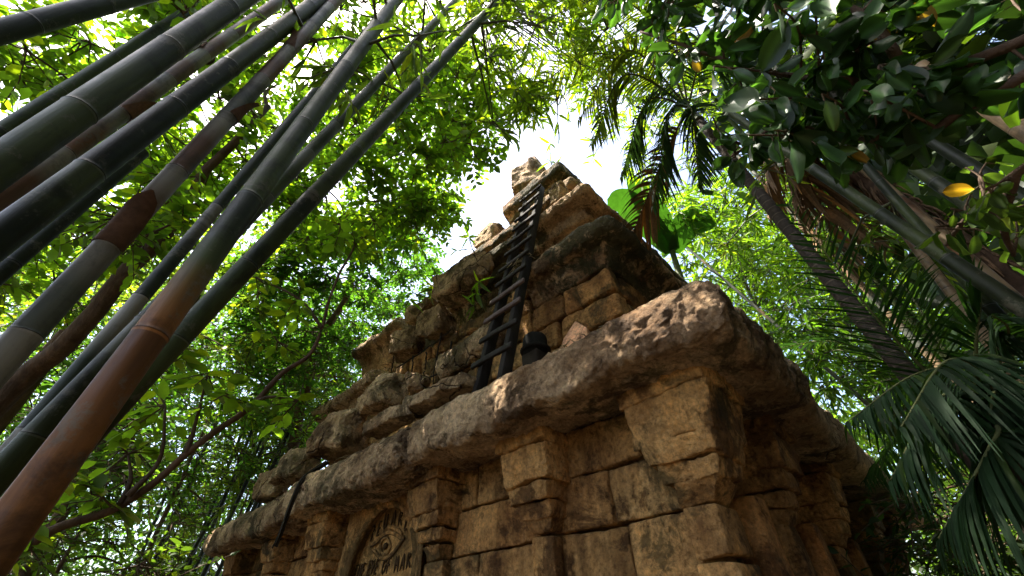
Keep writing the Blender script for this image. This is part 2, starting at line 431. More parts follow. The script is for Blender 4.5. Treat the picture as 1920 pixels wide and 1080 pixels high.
# pilasters with stepped capitals
CAPS = [(1.50, 1.63, 1.03, 1.02), (1.17, 1.50, .95, .85), (1.01, 1.17, .75, .71), (.87, 1.01, .61, .57), (.74, .87, .48, .34)]
def pilaster(cy, w, axis='X', face=3.1, wall=3.5, seed=0, shaft=.42, corner=False):
    cap = MB(); g_ = np.random.default_rng(seed)
    for k, (z0, z1, a, b) in enumerate(CAPS):
        z0 += g_.uniform(-.015, .015); j = g_.uniform(-.02, .02)
        d0 = (wall - face) * (a + .03); f = wall - d0 - g_.uniform(0, .02)
        if corner: lo, hi = (f, f - 2.2, z0), (f + w * a, f - 2.2 + w * a, z1)
        else: lo, hi = (f, cy + j - w * a / 2, z0), (wall + .02, cy + j + w * a / 2, z1)
        if axis == 'Y': lo, hi = (lo[1], lo[0], lo[2]), (hi[1], 2.3, hi[2])
        tp = b / a
        v, q = rbox(lo, hi, .02, amp=.026, fr=3.6, seed=seed * 13 + k, dense=.028); v = v + nvec(v * 14, seed + k, 2) * .009 + nvec(v * 33, seed + k, 2) * .005
        zt = np.clip((v[:, 2] - z0) / (z1 - z0), 0, 1); s = tp + (1 - tp) * zt
        if corner:
            ce = (np.array([f + w * a, f - 2.2 + w * a]) + .1)
            v[:, 0] = ce[0] + (v[:, 0] - ce[0]) * s; v[:, 1] = ce[1] + (v[:, 1] - ce[1]) * s
        else:
            ci = 1 if axis == 'X' else 0; ni = 1 - ci
            v[:, ci] = cy + (v[:, ci] - cy) * s; v[:, ni] = wall + (v[:, ni] - wall) * s
        t = g_.uniform(.85, 1.15); cap.add(v, q, c=(t, t, t))
    sh = MB(); zz = GZ; top = .74
    while zz < top - .05:
        z1 = min(top, zz + g_.uniform(.9, 1.5))
        if top - z1 < .35: z1 = top
        if corner: lo, hi = (wall - .13, 1.19, zz + .01), (wall + .28, 1.48, z1 - .01)
        else: lo, hi = (wall - .14, cy - w * shaft / 2, zz + .01), (wall + .02, cy + w * shaft / 2, z1 - .01)
        if axis == 'Y': lo, hi = (lo[1], lo[0], lo[2]), (hi[1], 1.9, hi[2])
        v, q = rbox(lo, hi, .03, amp=.02, fr=2.5, seed=int(g_.integers(999)), dense=.06); t = g_.uniform(.85, 1.1); sh.add(v, q, c=(t, t, t))
        zz = z1
    rt = empty('pilaster', (0, 0, 0)); rt.parent = temple; rt['_org'] = temple['_org']; rt.location = (0, 0, 0)
    cap.build('capital', STONE, rt); sh.build('shaft', STONE, rt)
pilaster(0, .8, 'X', 3.1, 3.5, 1, corner=True)
for i, y in enumerate((2.87, 4.5, 7.28, 9.1, 11.0)): pilaster(y, .66, 'X', 3.1, 3.5, 20 + i)
for i, x in enumerate((4.95, 6.9, 9.2, 11.3)): pilaster(x, .72, 'Y', .9, 1.3, 40 + i)
# leaning fluted side strips beside the corner
mb = MB()
for i, x in enumerate((4.15, 5.75, 7.6)):
    v, q = rbox((x - .13, 1.12, GZ), (x + .13, 1.9, .86), .03, amp=.015, fr=2.5, seed=60 + i, dense=.07); mb.add(v, q, c=(1.05, .95, .9))
mb.build('side_strip', STONE, temple)

# arched niche with the inscribed panel
def arch_pts(a, b, z0, n=40):
    t = np.linspace(0, np.pi, n); return np.stack([5.86 - a * -np.cos(t) * -1 * -1, z0 + b * np.sin(t)], 1)
YC, AR, ZT = 5.82, .83, .55
def archc(sc, n=36):
    t = np.linspace(0, np.pi, n)
    return np.stack([YC + AR * sc * np.cos(t), ZT + .98 * sc * np.sin(t) ** .9], 1)
mb = MB(); a = archc(1.05); n = len(a)
out = np.stack([np.clip(YC + (a[:, 0] - YC) * 3, 4.86, 6.88), np.where(np.abs(a[:, 0] - YC) > .72, a[:, 1], 1.66)], 1)
rows = []
for f in np.linspace(0, 1, 9):
    p = a + (out - a) * f; rows.append(np.stack([np.full(n, 3.44 - .03 * np.sin(f * 3)), p[:, 0], p[:, 1]], 1))
rows.insert(0, np.stack([np.full(n, 3.62), a[:, 0], a[:, 1]], 1))
V = np.concatenate(rows); V[:, 0] += .02 * fbm(V * 2.5, 4); i = np.arange(len(rows) - 1)[:, None] * n; j = np.arange(n - 1)[None]
mb.add(V, np.stack([i + j, i + j + 1, i + n + j + 1, i + n + j], -1).reshape(-1, 4)); 
for y0, y1 in ((4.86, YC - AR * 1.04), (YC + AR * 1.04, 6.88)):
    v, q = rbox((3.44, y0, GZ), (3.9, y1, ZT + .02), .03, amp=.015, dense=.09); mb.add(v, q)
mb.build('arch_surround', STONE, temple)
panel = MB()
ny, nz = 56, 36; Yg = np.linspace(YC - AR * 1.12, YC + AR * 1.12, ny); Zg = np.linspace(.66, ZT + 1.06, nz)
YY, ZZ = np.meshgrid(Yg, Zg, indexing='ij'); V = np.stack([np.full(YY.size, 3.60), YY.ravel(), ZZ.ravel()], 1); V[:, 0] += .012 * fbm(V * 3, 8)
i, j = np.meshgrid(np.arange(ny - 1), np.arange(nz - 1), indexing='ij'); b = i * nz + j
panel.add(V, np.stack([b, b + nz, b + nz + 1, b + 1], -1).reshape(-1, 4), c=(1.2, 1.15, 1.05))
v, q = rbox((3.5, YC - AR * 1.05, .52), (3.9, YC + AR * 1.05, .67), .05, amp=.03, dense=.06); panel.add(v, q, c=(1.1, 1.05, 1))
pano = panel.build('inscribed_panel', PANEL, temple)
GROOVE = tint_mat('dark_carved_groove', .9, .1, 30, .3, (1, 1, 1), .4)
def P3(y, z, x=3.585): return np.array([x, y, z])
DKB = (.075, .045, .02)
glyph = {   # strokes in a 1 x 1.6 cell, tall slanted letters with blob bars
    'B': [[(.0, 1.5), (.55, 1.6), (.6, 1.2), (.25, .9)], [(.35, .9), (.1, 0)]],
    'E': [[(.45, 1.6), (.1, 0)], [(.5, 1.45), (.85, 1.5)], [(.4, .8), (.7, .85)], [(.2, .1), (.6, .12)]],
    'W': [[(.15, 1.6), (.05, .6), (.25, 0), (.5, .7)], [(.75, 1.5), (.6, .6), (.65, .1)]],
    'A': [[(.6, 1.6), (.0, 0)], [(.62, 1.6), (.75, 0)], [(.45, .5), (.6, .5)]],
    'R': [[(.3, 1.6), (.1, 0)], [(.4, 1.5), (.75, 1.3), (.4, .85)], [(.45, .8), (.8, .1)]],
    'T': [[(.1, 1.45), (.85, 1.55)], [(.5, 1.5), (.3, 0)]],
    'H': [[(.3, 1.6), (.1, 0)], [(.8, 1.6), (.6, 0)], [(.3, .75), (.65, .8)]],
    'Y': [[(.1, 1.6), (.4, .8)], [(.85, 1.6), (.3, 0)]],
    'O': [[(.6, 1.6), (.2, 1.2), (.1, .4), (.35, 0)], [(.35, 0), (.7, .5), (.75, 1.2), (.6, 1.6)]],
    'F': [[(.4, 1.6), (.1, 0)], [(.45, 1.5), (.85, 1.55)], [(.3, .8), (.65, .85)]],
    'M': [[(.2, 1.5), (.05, 0)], [(.2, 1.6), (.45, .7), (.7, 1.6)], [(.7, 1.6), (.75, 0)]],
}
def write(mb, word):
    for ch, px, py, hz in word:
        p = onX(px, py, 3.585); s = hz / 1.6
        for st in glyph[ch]:
            pts = [P3(p[1] - (a - .4) * s * .95, p[2] + (b - .8) * s) for a, b in st]
            pts = spline(pts, 7); tube(mb, pts, .0125 * np.array([.5, .9, 1.1, 1.1, 1, .9, .45]), 6, DKB)
let = MB()
def zp(x, y): return 640 + x * .148, 920 + y * .148
write(let, [(c, *zp(x, y), .2) for c, x, y in (('B', 400, 545), ('E', 475, 480), ('W', 565, 385), ('A', 660, 350), ('R', 745, 360), ('E', 825, 400))])
write(let, [(c, *zp(x, y), .185) for c, x, y in (('T', 185, 1035), ('H', 228, 1025), ('E', 270, 1010), ('E', 350, 985), ('Y', 392, 975), ('E', 440, 965), ('O', 540, 960), ('F', 597, 945),
                                            ('M', 700, 930), ('A', 775, 905), ('R', 850, 885), ('A', 925, 865))])
let.build('lettering', GROOVE, pano)
eye = MB()
def zline(pts, x=3.58): return [np.array([x, *onX(*zp(a, b), x)[1:]]) for a, b in pts]
UL = [(370, 690), (450, 645), (520, 570), (610, 525), (700, 555), (760, 600), (800, 590)]
LL = [(400, 740), (440, 790), (500, 850), (570, 850), (650, 790), (720, 700), (790, 590)]
BR = [(520, 545), (590, 480), (660, 465), (730, 500), (770, 560)]
for L_, r in ((UL, .028), (LL, .024), (BR, .03)):
    pts = spline(zline(L_), 24); tube(eye, pts, r * np.sin(np.linspace(.35, 2.9, 24)) ** .6, 8, c=(1.05, 1, .95))
IR = [(555 + 62 * math.cos(t) + 8 * math.sin(t), 700 - 105 * math.sin(t)) for t in np.linspace(0, 2 * math.pi, 20)]
tube(eye, zline(IR), .014, 6, cap=False)
eye.build('carved_eye', PANEL, pano)
pu = MB(); 
for L_ in (UL, LL): 
    pts = spline(zline([(a, b + 22) for a, b in L_]), 24); tube(pu, pts, .012, 6, DKB)
tube(pu, spline(zline([(540, 745), (560, 700), (575, 660)], 3.575), 7), .034 * np.array([.3, .8, 1, 1, 1, .8, .3]), 8, DKB)
tube(pu, zline(IR[4:18], 3.588), .012, 6, DKB); pu.build('eye_outline', GROOVE, pano)
# arch moulding
mb = MB(); a = archc(1.02); tube(mb, spline(np.stack([np.full(len(a), 3.46), a[:, 0], a[:, 1]], 1), 60), .05, 8); 
for v_ in mb.v: v_ += nvec(v_ * 4, 3) * .012
mb.build('arch_moulding', STONE, temple)

# cornice slabs
def CP(o=0, z=0): return [(4.55, 1.64 + z), (4.9, 1.61 + z), (5.15 + o, 1.60 + z), (5.36 + o, 1.605 + z), (5.41 + o, 1.64 + z), (5.435 + o, 1.74 + z), (5.44 + o, 1.88 + z), (5.42 + o, 2.0 + z), (5.37 + o, 2.08 + z), (5.27 + o, 2.14 + z), (5.0, 2.17 + z), (4.4, 2.19 + z), (3.9, 2.16), (3.9, 1.75)]
part_sweep('cornice_slab', CORNW, CP(.0), 4.35, 4.95, r=.16, du=.019, dp=.016, amp=.035, fr=2.6, seed=1, wob=.015, grit=1.35)
part_sweep('cornice_slab', CORN, CP(.03, -.02), 7.75, 0, du=.026, dp=.022, amp=.055, fr=1.7, seed=2, corner=False, yr=4.36, wob=.02)
part_sweep('cornice_slab', CORN, CP(-.06, -.06), 11.75, 0, du=.035, dp=.03, amp=.06, fr=1.7, seed=3, corner=False, yr=7.77, wob=.03)
def side_sweep(name, mat, prof, x0, x1, **k):        # straight run along the side: mirror of the front run across the diagonal
    mb = MB(); sweep(mb, prof, x1 - CX + CY, 0, corner=False, yr=x0 - CX + CY, **k)
    for v in mb.v:
        x = v[:, 0].copy(); v[:, 0] = v[:, 1] - CY + CX; v[:, 1] = x - CX + CY
    mb.q = [q[:, ::-1] for q in mb.q]; mb.t = [t[:, ::-1] for t in mb.t]
    return mb.build(name, mat, temple)
side_sweep('cornice_slab', CORN, CP(-.05, -.04), 4.97, 9.0, du=.07, dp=.045, amp=.05, fr=1.7, seed=4)
side_sweep('cornice_slab', CORN, CP(-.02, -.03), 9.02, 13.6, du=.09, dp=.05, amp=.05, fr=1.7, seed=5)

# first tier: brick courses under the first rolled eave
R1 = [2.1, 2.35, 2.78, 3.2, 3.63, 4.07]
mb = MB()
blocks(mb, 'X', CX - 4.0, .3, R1, CY - 4.0, 9.9, .8, seed=14, amp=.03, r=.05, dense=.07, joints={4: [2.75, 3.4, 4.2, 5.1, 5.8, 6.7, 7.6, 8.6], 3: [2.9, 3.5, 4.4, 5.0, 6.2, 7.0, 8.1, 9.0], 2: [2.65, 3.3, 3.95, 4.9, 5.9, 6.6, 7.4, 8.5]})
blocks(mb, 'Y', CY - 4.0, .3, R1, CX - 3.68, 12.0, .9, seed=15, amp=.03, r=.05, dense=.09)
mb.build('brick_tier', STONE, temple)
T2 = [(3.7, 4.1), (4.0, 4.07), (4.08, 4.2), (4.16, 4.31), (4.2, 4.35), (4.34, 4.37), (4.41, 4.44), (4.42, 4.56), (4.36, 4.68), (4.2, 4.76), (3.3, 4.82), (3.3, 4.2)]
part_sweep('rolled_eave', MOSSY, T2, 3.35, 12.4, r=.25, du=.03, dp=.025, amp=.03, fr=2.8, seed=21, wob=.02)
mb = MB(); sweep(mb, [(3.3, 3.9), (3.95, 3.92), (4.08, 4.1), (4.24, 4.3), (4.42, 4.34), (4.48, 4.46), (4.42, 4.6), (4.2, 4.7), (3.3, 4.78)], 10.45, 0, corner=False, yr=7.6, amp=.05, fr=1.8, seed=22, wob=.04, du=.035, dp=.03)
mb.build('rolled_eave', CORN, temple)
# broken middle of that eave: upper courses and mouldings
mb = MB()
R2 = [4.05, 4.4, 4.72]
blocks(mb, 'X', CX - 4.02, .4, R2, 3.4, 8.4, .75, seed=17, amp=.05, r=.07, dense=.07)
mb.build('brick_tier', STONE, temple)
mb = MB(); sweep(mb, [(4.0, 3.65), (4.12, 3.65), (4.26, 3.78), (4.3, 3.95), (4.24, 4.1), (4.0, 4.14)], 5.6, 0, corner=False, yr=3.95, amp=.035, fr=2.4, seed=23, du=.03, dp=.025)
mb.build('broken_moulding', ROCK, temple)
# second tier
T3 = [(3.2, 4.75), (3.46, 4.77), (3.46, 5.1), (3.47, 5.6), (3.49, 5.8), (3.64, 5.83), (3.66, 6.02), (3.9, 6.06), (3.94, 6.12), (3.94, 6.28), (3.88, 6.36), (3.6, 6.42), (2.8, 6.46), (2.8, 4.75)]
part_sweep('tier_wall', MOSSY, T3, 7.3, 12.0, r=.18, du=.04, dp=.035, amp=.026, fr=2.8, seed=31, wob=.02)
mb = MB(); sweep(mb, [(3.0, 5.5), (3.58, 5.52), (3.66, 5.75), (3.8, 6.02), (3.98, 6.06), (4.05, 6.2), (3.98, 6.36), (3.7, 6.48), (2.8, 6.5)], 10.0, 0, corner=False, yr=7.9, amp=.07, fr=1.5, seed=32, wob=.07, du=.05)
blocks(mb, 'X', CX - 3.55, .3, [4.7, 5.1, 5.52], 7.2, 9.7, .7, seed=18, amp=.05, r=.07, dense=.08)
mb.build('tier_wall', CORN, temple)
T3b = [(2.7, 6.42), (3.08, 6.44), (3.09, 6.8), (3.1, 7.22), (3.36, 7.28), (3.41, 7.34), (3.41, 7.52), (3.34, 7.62), (3.0, 7.68), (2.4, 7.72), (2.4, 6.44)]
part_sweep('tier_wall', MOSSY, T3b, 7.6, 11.3, r=.12, du=.045, dp=.035, amp=.026, fr=2.8, seed=41, wob=.02)
T4 = [(1.8, 7.66), (2.48, 7.68), (2.49, 8.2), (2.5, 8.8), (2.64, 8.84), (2.66, 8.98), (2.86, 9.04), (2.9, 9.12), (2.9, 9.34), (2.83, 9.46), (2.5, 9.56), (1.6, 9.64), (1.6, 7.7)]
part_sweep('tier_wall', MOSSY, T4, 5.15, 10.0, r=.12, du=.045, dp=.035, amp=.026, fr=2.8, seed=51)
mb = MB(); box(mb, (5.7, 3.5, 7.6), (9.6, 5.0, 9.55)); mb.build('inner_masonry', MOSSY, temple)
# blocks standing on the upper ledges
def chunk(name, c, s, seed=0, mat=ROCK, parent=None, amp=.07, rot=0, cuts=5, r=.12, tilt=0):
    """a broken stone: rounded box chopped by random planes"""
    g_ = np.random.default_rng(seed); s = np.asarray(s, float)
    v, q = rbox(-s / 2, s / 2, r * s.min(), dense=max(s.max() / 34, .018))
    for _ in range(cuts):
        nn = unit(g_.normal(size=3)); ext = np.abs(nn) @ (s / 2); d = ext * g_.uniform(.55, .8)
        k = v @ nn - d; v = v - np.where(k > 0, k, 0)[:, None] * nn * .92
    v = v + nvec(v * 2.2 / max(s.mean(), .1) + seed, seed, 4) * amp * s.mean()
    ca, sa = math.cos(rot), math.sin(rot); v = v @ np.array([[ca, sa, 0], [-sa, ca, 0], [0, 0, 1]])
    ct, st = math.cos(tilt), math.sin(tilt); v = v @ np.array([[1, 0, 0], [0, ct, st], [0, -st, ct]])
    v = v + np.asarray(c, float); v = v + nvec(v * 16, seed, 2) * .010 + nvec(v * 36, seed, 2) * .005
    mb = MB(); mb.add(v, q); return mb.build(name, mat, parent)
chunk('finial', (5.75, 4.45, 10.2), (.9, 1.0, 1.3), 3, ROCK, temple, .1, .2)
mb = MB(); p = np.array([5.75, 4.2, 10.7]); v, q = rbox(p + (-.28, -.26, -.1), p + (.3, .26, .75), .06, taper=None, amp=.06, fr=2.5, seed=5, dense=.07)
tz = np.clip((v[:, 2] - p[2]) / .8, 0, 1)[:, None]; v[:, :2] = p[:2] + (v[:, :2] - p[:2]) * (1 - .8 * tz); mb.add(v, q); mb.build('finial_tip', ROCK, temple)
# pointed stone bits along the ledge
for o in (((5.1, 5.45, 8.05), (.6, .8, .75), 61, 'loose_block', 'pale upright broken block on the topmost left ledge of the temple'),
          ((4.35, 2.65, 6.65), (.3, .34, .5), 63, 'small_stone', 'small pale stone on the upper ledge right of the ladder')):
    tag(chunk(o[3], o[0], o[1], o[2]), o[4], 'stone')

# ------------------------------------------------------------------ loose stones on the cornice
def stone_at(px, py, X, s, seed, label, rot=0, tilt=0, name='broken_stone', mat=ROCK, cuts=5):
    tag(chunk(name, onX(px, py, X), s, seed, mat, rot=rot, tilt=tilt, cuts=cuts), label, 'stone', 'loose stones on the temple ledges')
stone_at(640, 815, 3.05, (.75, .82, .75), 71, 'large cracked boulder with a brown shaded side near the left end of the cornice', .3)
stone_at(720, 742, 3.3, (.65, .75, .68), 72, 'large flat-topped boulder between the cracked boulder and the ladder', -.2)
stone_at(782, 722, 3.3, (.3, .32, .36), 73, 'small wedge of pale stone beside the flat-topped boulder', .5)
stone_at(822, 744, 2.9, (.36, 1.15, .16), 74, 'long low slab lying along the cornice left of the ladder foot', 0, .03, cuts=2)
stone_at(738, 790, 2.86, (.34, 1.1, .18), 79, 'long low slab in front of the flat-topped boulder', 0, .03, cuts=2)
stone_at(557, 876, 3.05, (.55, .75, .55), 75, 'rounded grey stone with straw on it at the left end of the cornice', .1)
stone_at(515, 910, 3.05, (.45, .7, .5), 76, 'small brown stone leftmost on the cornice', .3)
stone_at(872, 525, 3.85, (.6, 1.45, .62), 77, 'thick broken cylinder of stone lying under the upper eave left of the ladder', .1, .05)
stone_at(765, 645, 3.95, (.5, .7, .55), 78, 'cracked boulder wedged in the broken wall left of the fallen moulding', .4)
stone_at(818, 612, 4.0, (.5, .75, .7), 81, 'upright broken block left of the long moulding', .15)
stone_at(795, 588, 4.05, (.5, .8, .4), 82, 'thin slab on top of the upright broken block', .15)
# the pink pyramid-shaped stone
mb = MB(); c = onX(1088, 632, 3.2)
b0 = np.array([(-.17, -.2, -.3), (.2, -.17, -.3), (.17, .22, -.3), (-.2, .18, -.3), (-.12, -.16, -.02), (.12, -.12, -.02), (.12, .15, -.02), (-.12, .13, -.02), (0, .03, .22)]) * 1.05
sub = []; Q = [(0, 1, 5, 4), (1, 2, 6, 5), (2, 3, 7, 6), (3, 0, 4, 7)]; T = [(4, 5, 8), (5, 6, 8), (6, 7, 8), (7, 4, 8)]
mb.add(b0 + c, Q, T, (1.5, 1.15, 1.1)); tag(mb.build('pointed_stone', ROCK, smooth=False), 'pinkish pyramid-shaped stone in front of the brick tier right of the ladder', 'stone')
# dark pot with a thick rim
pot = empty('fire_pot', onX(1003, 668, 3.55)); tag(pot, 'black round pot with thick rope rim beside the ladder foot', 'pot')
c = onX(1003, 645, 3.78); mb = MB(); a = np.linspace(0, 1, 14)
rp = .66 * np.array([.02, .2, .24, .26, .27, .27, .27, .27, .26, .23, .1, .02]); zp_ = np.array([-.2, -.2, -.18, -.15, -.11, -.05, 0, .05, .09, .11, .12, .12])
pts = np.stack([np.full(12, c[0]), np.full(12, c[1]), c[2] + zp_], 1); ang = np.linspace(0, 2 * np.pi, 28, endpoint=False)
V = pts[:, None] + rp[:, None, None] * np.stack([np.cos(ang), np.sin(ang), 0 * ang], 1)[None]; i = np.arange(11)[:, None] * 28; j = np.arange(28)[None]; j2 = (j + 1) % 28
mb.add(V.reshape(-1, 3) + nvec(V.reshape(-1, 3) * 5, 2) * .012, np.stack([i + j, i + j2, i + 28 + j2, i + 28 + j], -1).reshape(-1, 4), c=(.022, .02, .018)); mb.build('bowl', WOOD, pot)
mb = MB(); an = np.linspace(0, 2 * np.pi, 60)
for ph in (0, 2.1, 4.2):
    tube(mb, np.stack([c[0] + (.187 + .014 * np.cos(an * 12 + ph)) * np.cos(an), c[1] + (.187 + .014 * np.cos(an * 12 + ph)) * np.sin(an), c[2] - .12 + .018 * np.sin(an * 12 + ph)], 1), .018, 6, (.03, .026, .022), cap=False)
mb.build('rope_rim', WOOD, pot)
mb = MB(); v, q = rbox(c + (-.15, -.15, -.62), c + (.15, .15, -.18), .04, amp=.015, dense=.08); mb.add(v, q, c=(.045, .034, .025)); mb.build('stand', WOOD, pot)

# ------------------------------------------------------------------ ladder
L0, L1 = np.array([2.98, 3.21, 2.12]), np.array([4.31, 3.24, 7.25])
ld = unit(L1 - L0); lad = empty('ladder', L0); tag(lad, 'dark weathered timber ladder leaning up the temple front', 'ladder')
ln = unit(np.cross(ld, [0, 1, 0])); 
if ln[0] > 0: ln = -ln
def beam(mb, a, b, w, t, up, c, seed=0, amp=.004):
    a, b = np.asarray(a, float), np.asarray(b, float); L = np.linalg.norm(b - a); x = (b - a) / L; y = unit(np.cross(up, x)); z = np.cross(x, y)
    v, q = rbox((0, -w / 2, -t / 2), (L, w / 2, t / 2), .008, n=(14, 2, 2), amp=0)
    v = v + nvec(v * 3 + seed, seed) * amp; mb.add(a + v[:, :1] * x + v[:, 1:2] * y + v[:, 2:] * z, q, c=c)
DW = (.03, .026, .023)
for sgn, top in ((1, .97), (-1, 1.02)):
    mb = MB(); y = np.array([0, .215 * sgn, 0]); yt = np.array([0, .19 * sgn, 0]); beam(mb, L0 + y, L0 + (L1 - L0) * top + yt, .085, .15, ln, DW, 3 + sgn, .012); mb.build('rail', WOOD, lad)
nr = 12
for k in range(nr):
    f = .108 + .079 * k; p = L0 + (L1 - L0) * f + ln * .1; hw = .375 - .085 * f; j = rng.uniform(-.02, .02, 4)
    mb = MB(); pale = k in (2, 3)  # sunlight on these two rungs is painted into their colour
    beam(mb, p + (0, hw + j[0], -.012 + j[1]), p + (0, -hw + j[2], .012 + j[3]), .085, .04, ln, (.13, .095, .088) if pale else DW, k, .006)
    o = mb.build('rung', WOOD, lad)
    if pale: o['label'] = 'rung painted pale pinkish for the sunlight on it'

# dry stalk draped over the cornice
mb = MB(); pts = [onX(612, 868, 2.95), onX(585, 885, 2.78), onX(563, 905, 2.62), onX(543, 950, 2.60), onX(528, 990, 2.62), onX(514, 1026, 2.64)]
for k in range(7):
    o_ = rng.normal(size=(1, 3)) * .016; tube(mb, spline(np.array(pts) + o_ + rng.normal(size=(6, 3)) * .008, 30), np.linspace(.02, .012, 30), 6, np.array([.035, .03, .022]) * rng.uniform(.6, 1.5))
tag(mb.build('dry_stalk', DRY), 'black twisted stalk draped over the left part of the cornice', 'stalk')
# roots hanging down the broken wall
mb = MB()
for a in [[(830, 600), (825, 640), (815, 690), (812, 720)], [(848, 640), (842, 670), (838, 700)], [(745, 690), (775, 670), (812, 645), (846, 618)], [(800, 660), (797, 690), (793, 715)], [(740, 660), (735, 690), (730, 715)], [(796, 712), (820, 700), (838, 690)], [(775, 668), (772, 690), (770, 705)]]:
    tube(mb, spline([onX(x, y, 3.93) for x, y in a], 14) + rng.normal(size=(14, 3)) * .008, np.linspace(.018, .01, 14), 5, (.02, .017, .014))
tag(mb.build('hanging_roots', BARK), 'thin black roots hanging down the broken brick wall left of the ladder', 'roots')

# straw and dead leaves on the ledge
mb = MB()
n = 900
yy = rng.uniform(.9, 8.6, n) ; hh = rng.uniform(4.1, 5.25, n)
keep = (vnoise(np.stack([yy * 1.3, hh * 2, 0 * yy], 1), 3) > -.1); yy = yy[keep]; hh = hh[keep]
for y, h in zip(yy, hh):
    z = 2.14 + (5.3 - h) * .03 + rng.uniform(0, .05); d = rng.normal(size=3) * (1, 1, .3); d = unit(d) * rng.uniform(.1, .3); p = np.array([CX - h, y, z])
    tube(mb, [p - d / 2, p + (0, 0, .03), p + d / 2], [.005, .008, .003], 4, np.array([.32, .24, .12]) * rng.uniform(.5, 1.2), cap=False)
for k in range(24):
    p = np.array([3.72 + rng.normal() * .06, 3.15 + rng.normal() * .12, 4.75]); e = p + (-rng.uniform(.05, .2), rng.normal() * .12, -rng.uniform(-.1, .35)); tube(mb, [p, (p + e) / 2 + (0, 0, .06), e], [.008, .008, .003], 4, np.array([.36, .28, .15]) * rng.uniform(.6, 1.2), cap=False)
tag(mb.build('straw', DRY), 'pale dry straw and twigs scattered on the temple ledges', 'straw', kind='stuff')

# ------------------------------------------------------------------ bamboo
GREEN = np.array([.042, .056, .018]); DGREEN = np.array([.019, .025, .012]); BROWN = np.array([.12, .06, .03]); PALE = np.array([.20, .19, .155]); TAN = np.array([.26, .18, .10]); GREY = np.array([.10, .11, .085])
def culm_line(p1, p2, w1, w2, diam, thin=.76):
    d1 = F * diam / w1; A = at(*p1, d1); r2 = ray(*p2)
    # point of the second ray nearest the vertical through A
    s = (A[0] * r2[0] + A[1] * r2[1]) / (r2[0] ** 2 + r2[1] ** 2); B = r2 * s
    return A, B, diam / 2 * thin, w2 * depth(B) / F / 2 * thin
def culm_mesh(A, B, ra, rb, node, style, seed, up=1.25, bend=0.0):
    """whole stem from the ground through A and B and on upward"""
    g_ = np.random.default_rng(seed); D = B - A; L = np.linalg.norm(D)
    tlo = (GZ - .3 - A[2]) / D[2]; thi = up
    rb = min(rb, ra * 1.1); n_t = []; t = tlo; k = 0
    while t < thi:
        n_t.append(t); t += node / L * g_.uniform(.85, 1.12) * (1 + .25 * max(t, 0))
    n_t.append(thi)
    pts, rad, col = [], [], []; side = unit(np.cross(D, [0.3, 1, .2]))
    for i in range(len(n_t) - 1):
        a, b = n_t[i], n_t[i + 1]; st = style[int(g_.integers(len(style)))]; 
        base = {'g': GREEN, 'd': DGREEN, 'b': BROWN, 'p': PALE, 't': TAN, 'y': GREY}[st[0]] * g_.uniform(.8, 1.2)
        top = {'g': GREEN, 'd': DGREEN, 'b': BROWN, 'p': PALE, 't': TAN, 'y': GREY}[st[1]] * g_.uniform(.85, 1.15)
        for f, rr, ck in ((0, 1.01, .6), (.003, 1.034, .4), (.006, 1.02, .25), (.010, .99, .75), (.03, .982, 1), (.25, .98, 1), (.45, .98, 1), (.55, .98, 1.35), (.66, .98, 1.7), (.8, .985, 2), (.96, .985, 2), (.982, .987, 2), (.988, .992, 2.01), (.997, 1.012, 2.01)):
            tt = a + (b - a) * f; r = ra + (rb - ra) * tt if tt > 0 else ra * (1 - .12 * tt / abs(tlo + 1e-9) * -1 * -1) if tlo < 0 else ra
            r = max(r, ra * .35)
            pts.append(A + D * tt + side * bend * (tt ** 2)); rad.append(r * rr)
            c = base + (top - base) * min(1, max(0, ck - 1)) + (.05 if ck > 2 else 0)
            col.append(c * (ck if ck < 1 else 1))
    mb = MB(); tube(mb, np.array(pts), np.array(rad), 20, np.array(col)); return mb, n_t, D, A
LEAF6_X = np.array([0, .3, .3, .3, .68, .68, .68, 1.0]); LEAF6_Y = np.array([0, .5, 0, -.5, .42, 0, -.42, 0]); LEAF6_Z = np.array([0, .1, 0, .1, .08, -.03, .08, -.12])
LQ = np.array([(2, 5, 4, 1), (3, 6, 5, 2)]); LT = np.array([(0, 2, 1), (0, 3, 2), (4, 5, 7), (5, 6, 7)])
LANX = np.array([0, .22, .22, .22, .6, .6, .6, 1.0])
def leaves(mb, P, D, Nn, L, W, tint, lance=False, curl=1.0):
    P, D, Nn = np.asarray(P, float), unit(D), np.asarray(Nn, float)
    S = unit(np.cross(Nn, D)); Nn = np.cross(D, S); n = len(P)
    L = np.broadcast_to(L, n); W = np.broadcast_to(W, n)
    X = LANX if lance else LEAF6_X
    V = P[:, None] + (X[None] * L[:, None])[..., None] * D[:, None] + (LEAF6_Y[None] * W[:, None])[..., None] * S[:, None] + (LEAF6_Z[None] * curl * (W if not lance else L * .5)[:, None])[..., None] * Nn[:, None]
    o = np.arange(n)[:, None, None] * 8
    mb.add(V.reshape(-1, 3), (LQ[None] + o).reshape(-1, 4), (LT[None] + o).reshape(-1, 3), np.repeat(np.asarray(tint, float), 8, 0))
def rand_dirs(n, g_): return unit(g_.normal(size=(n, 3)))
def tints(n, g_, base, var=.3, yellow=.15):
    b = np.asarray(base)[None] * np.exp(g_.normal(size=(n, 1)) * var)
    y = g_.random(n) < yellow; b[y] = b[y] * np.array([1.7, 1.3, .7]); return b
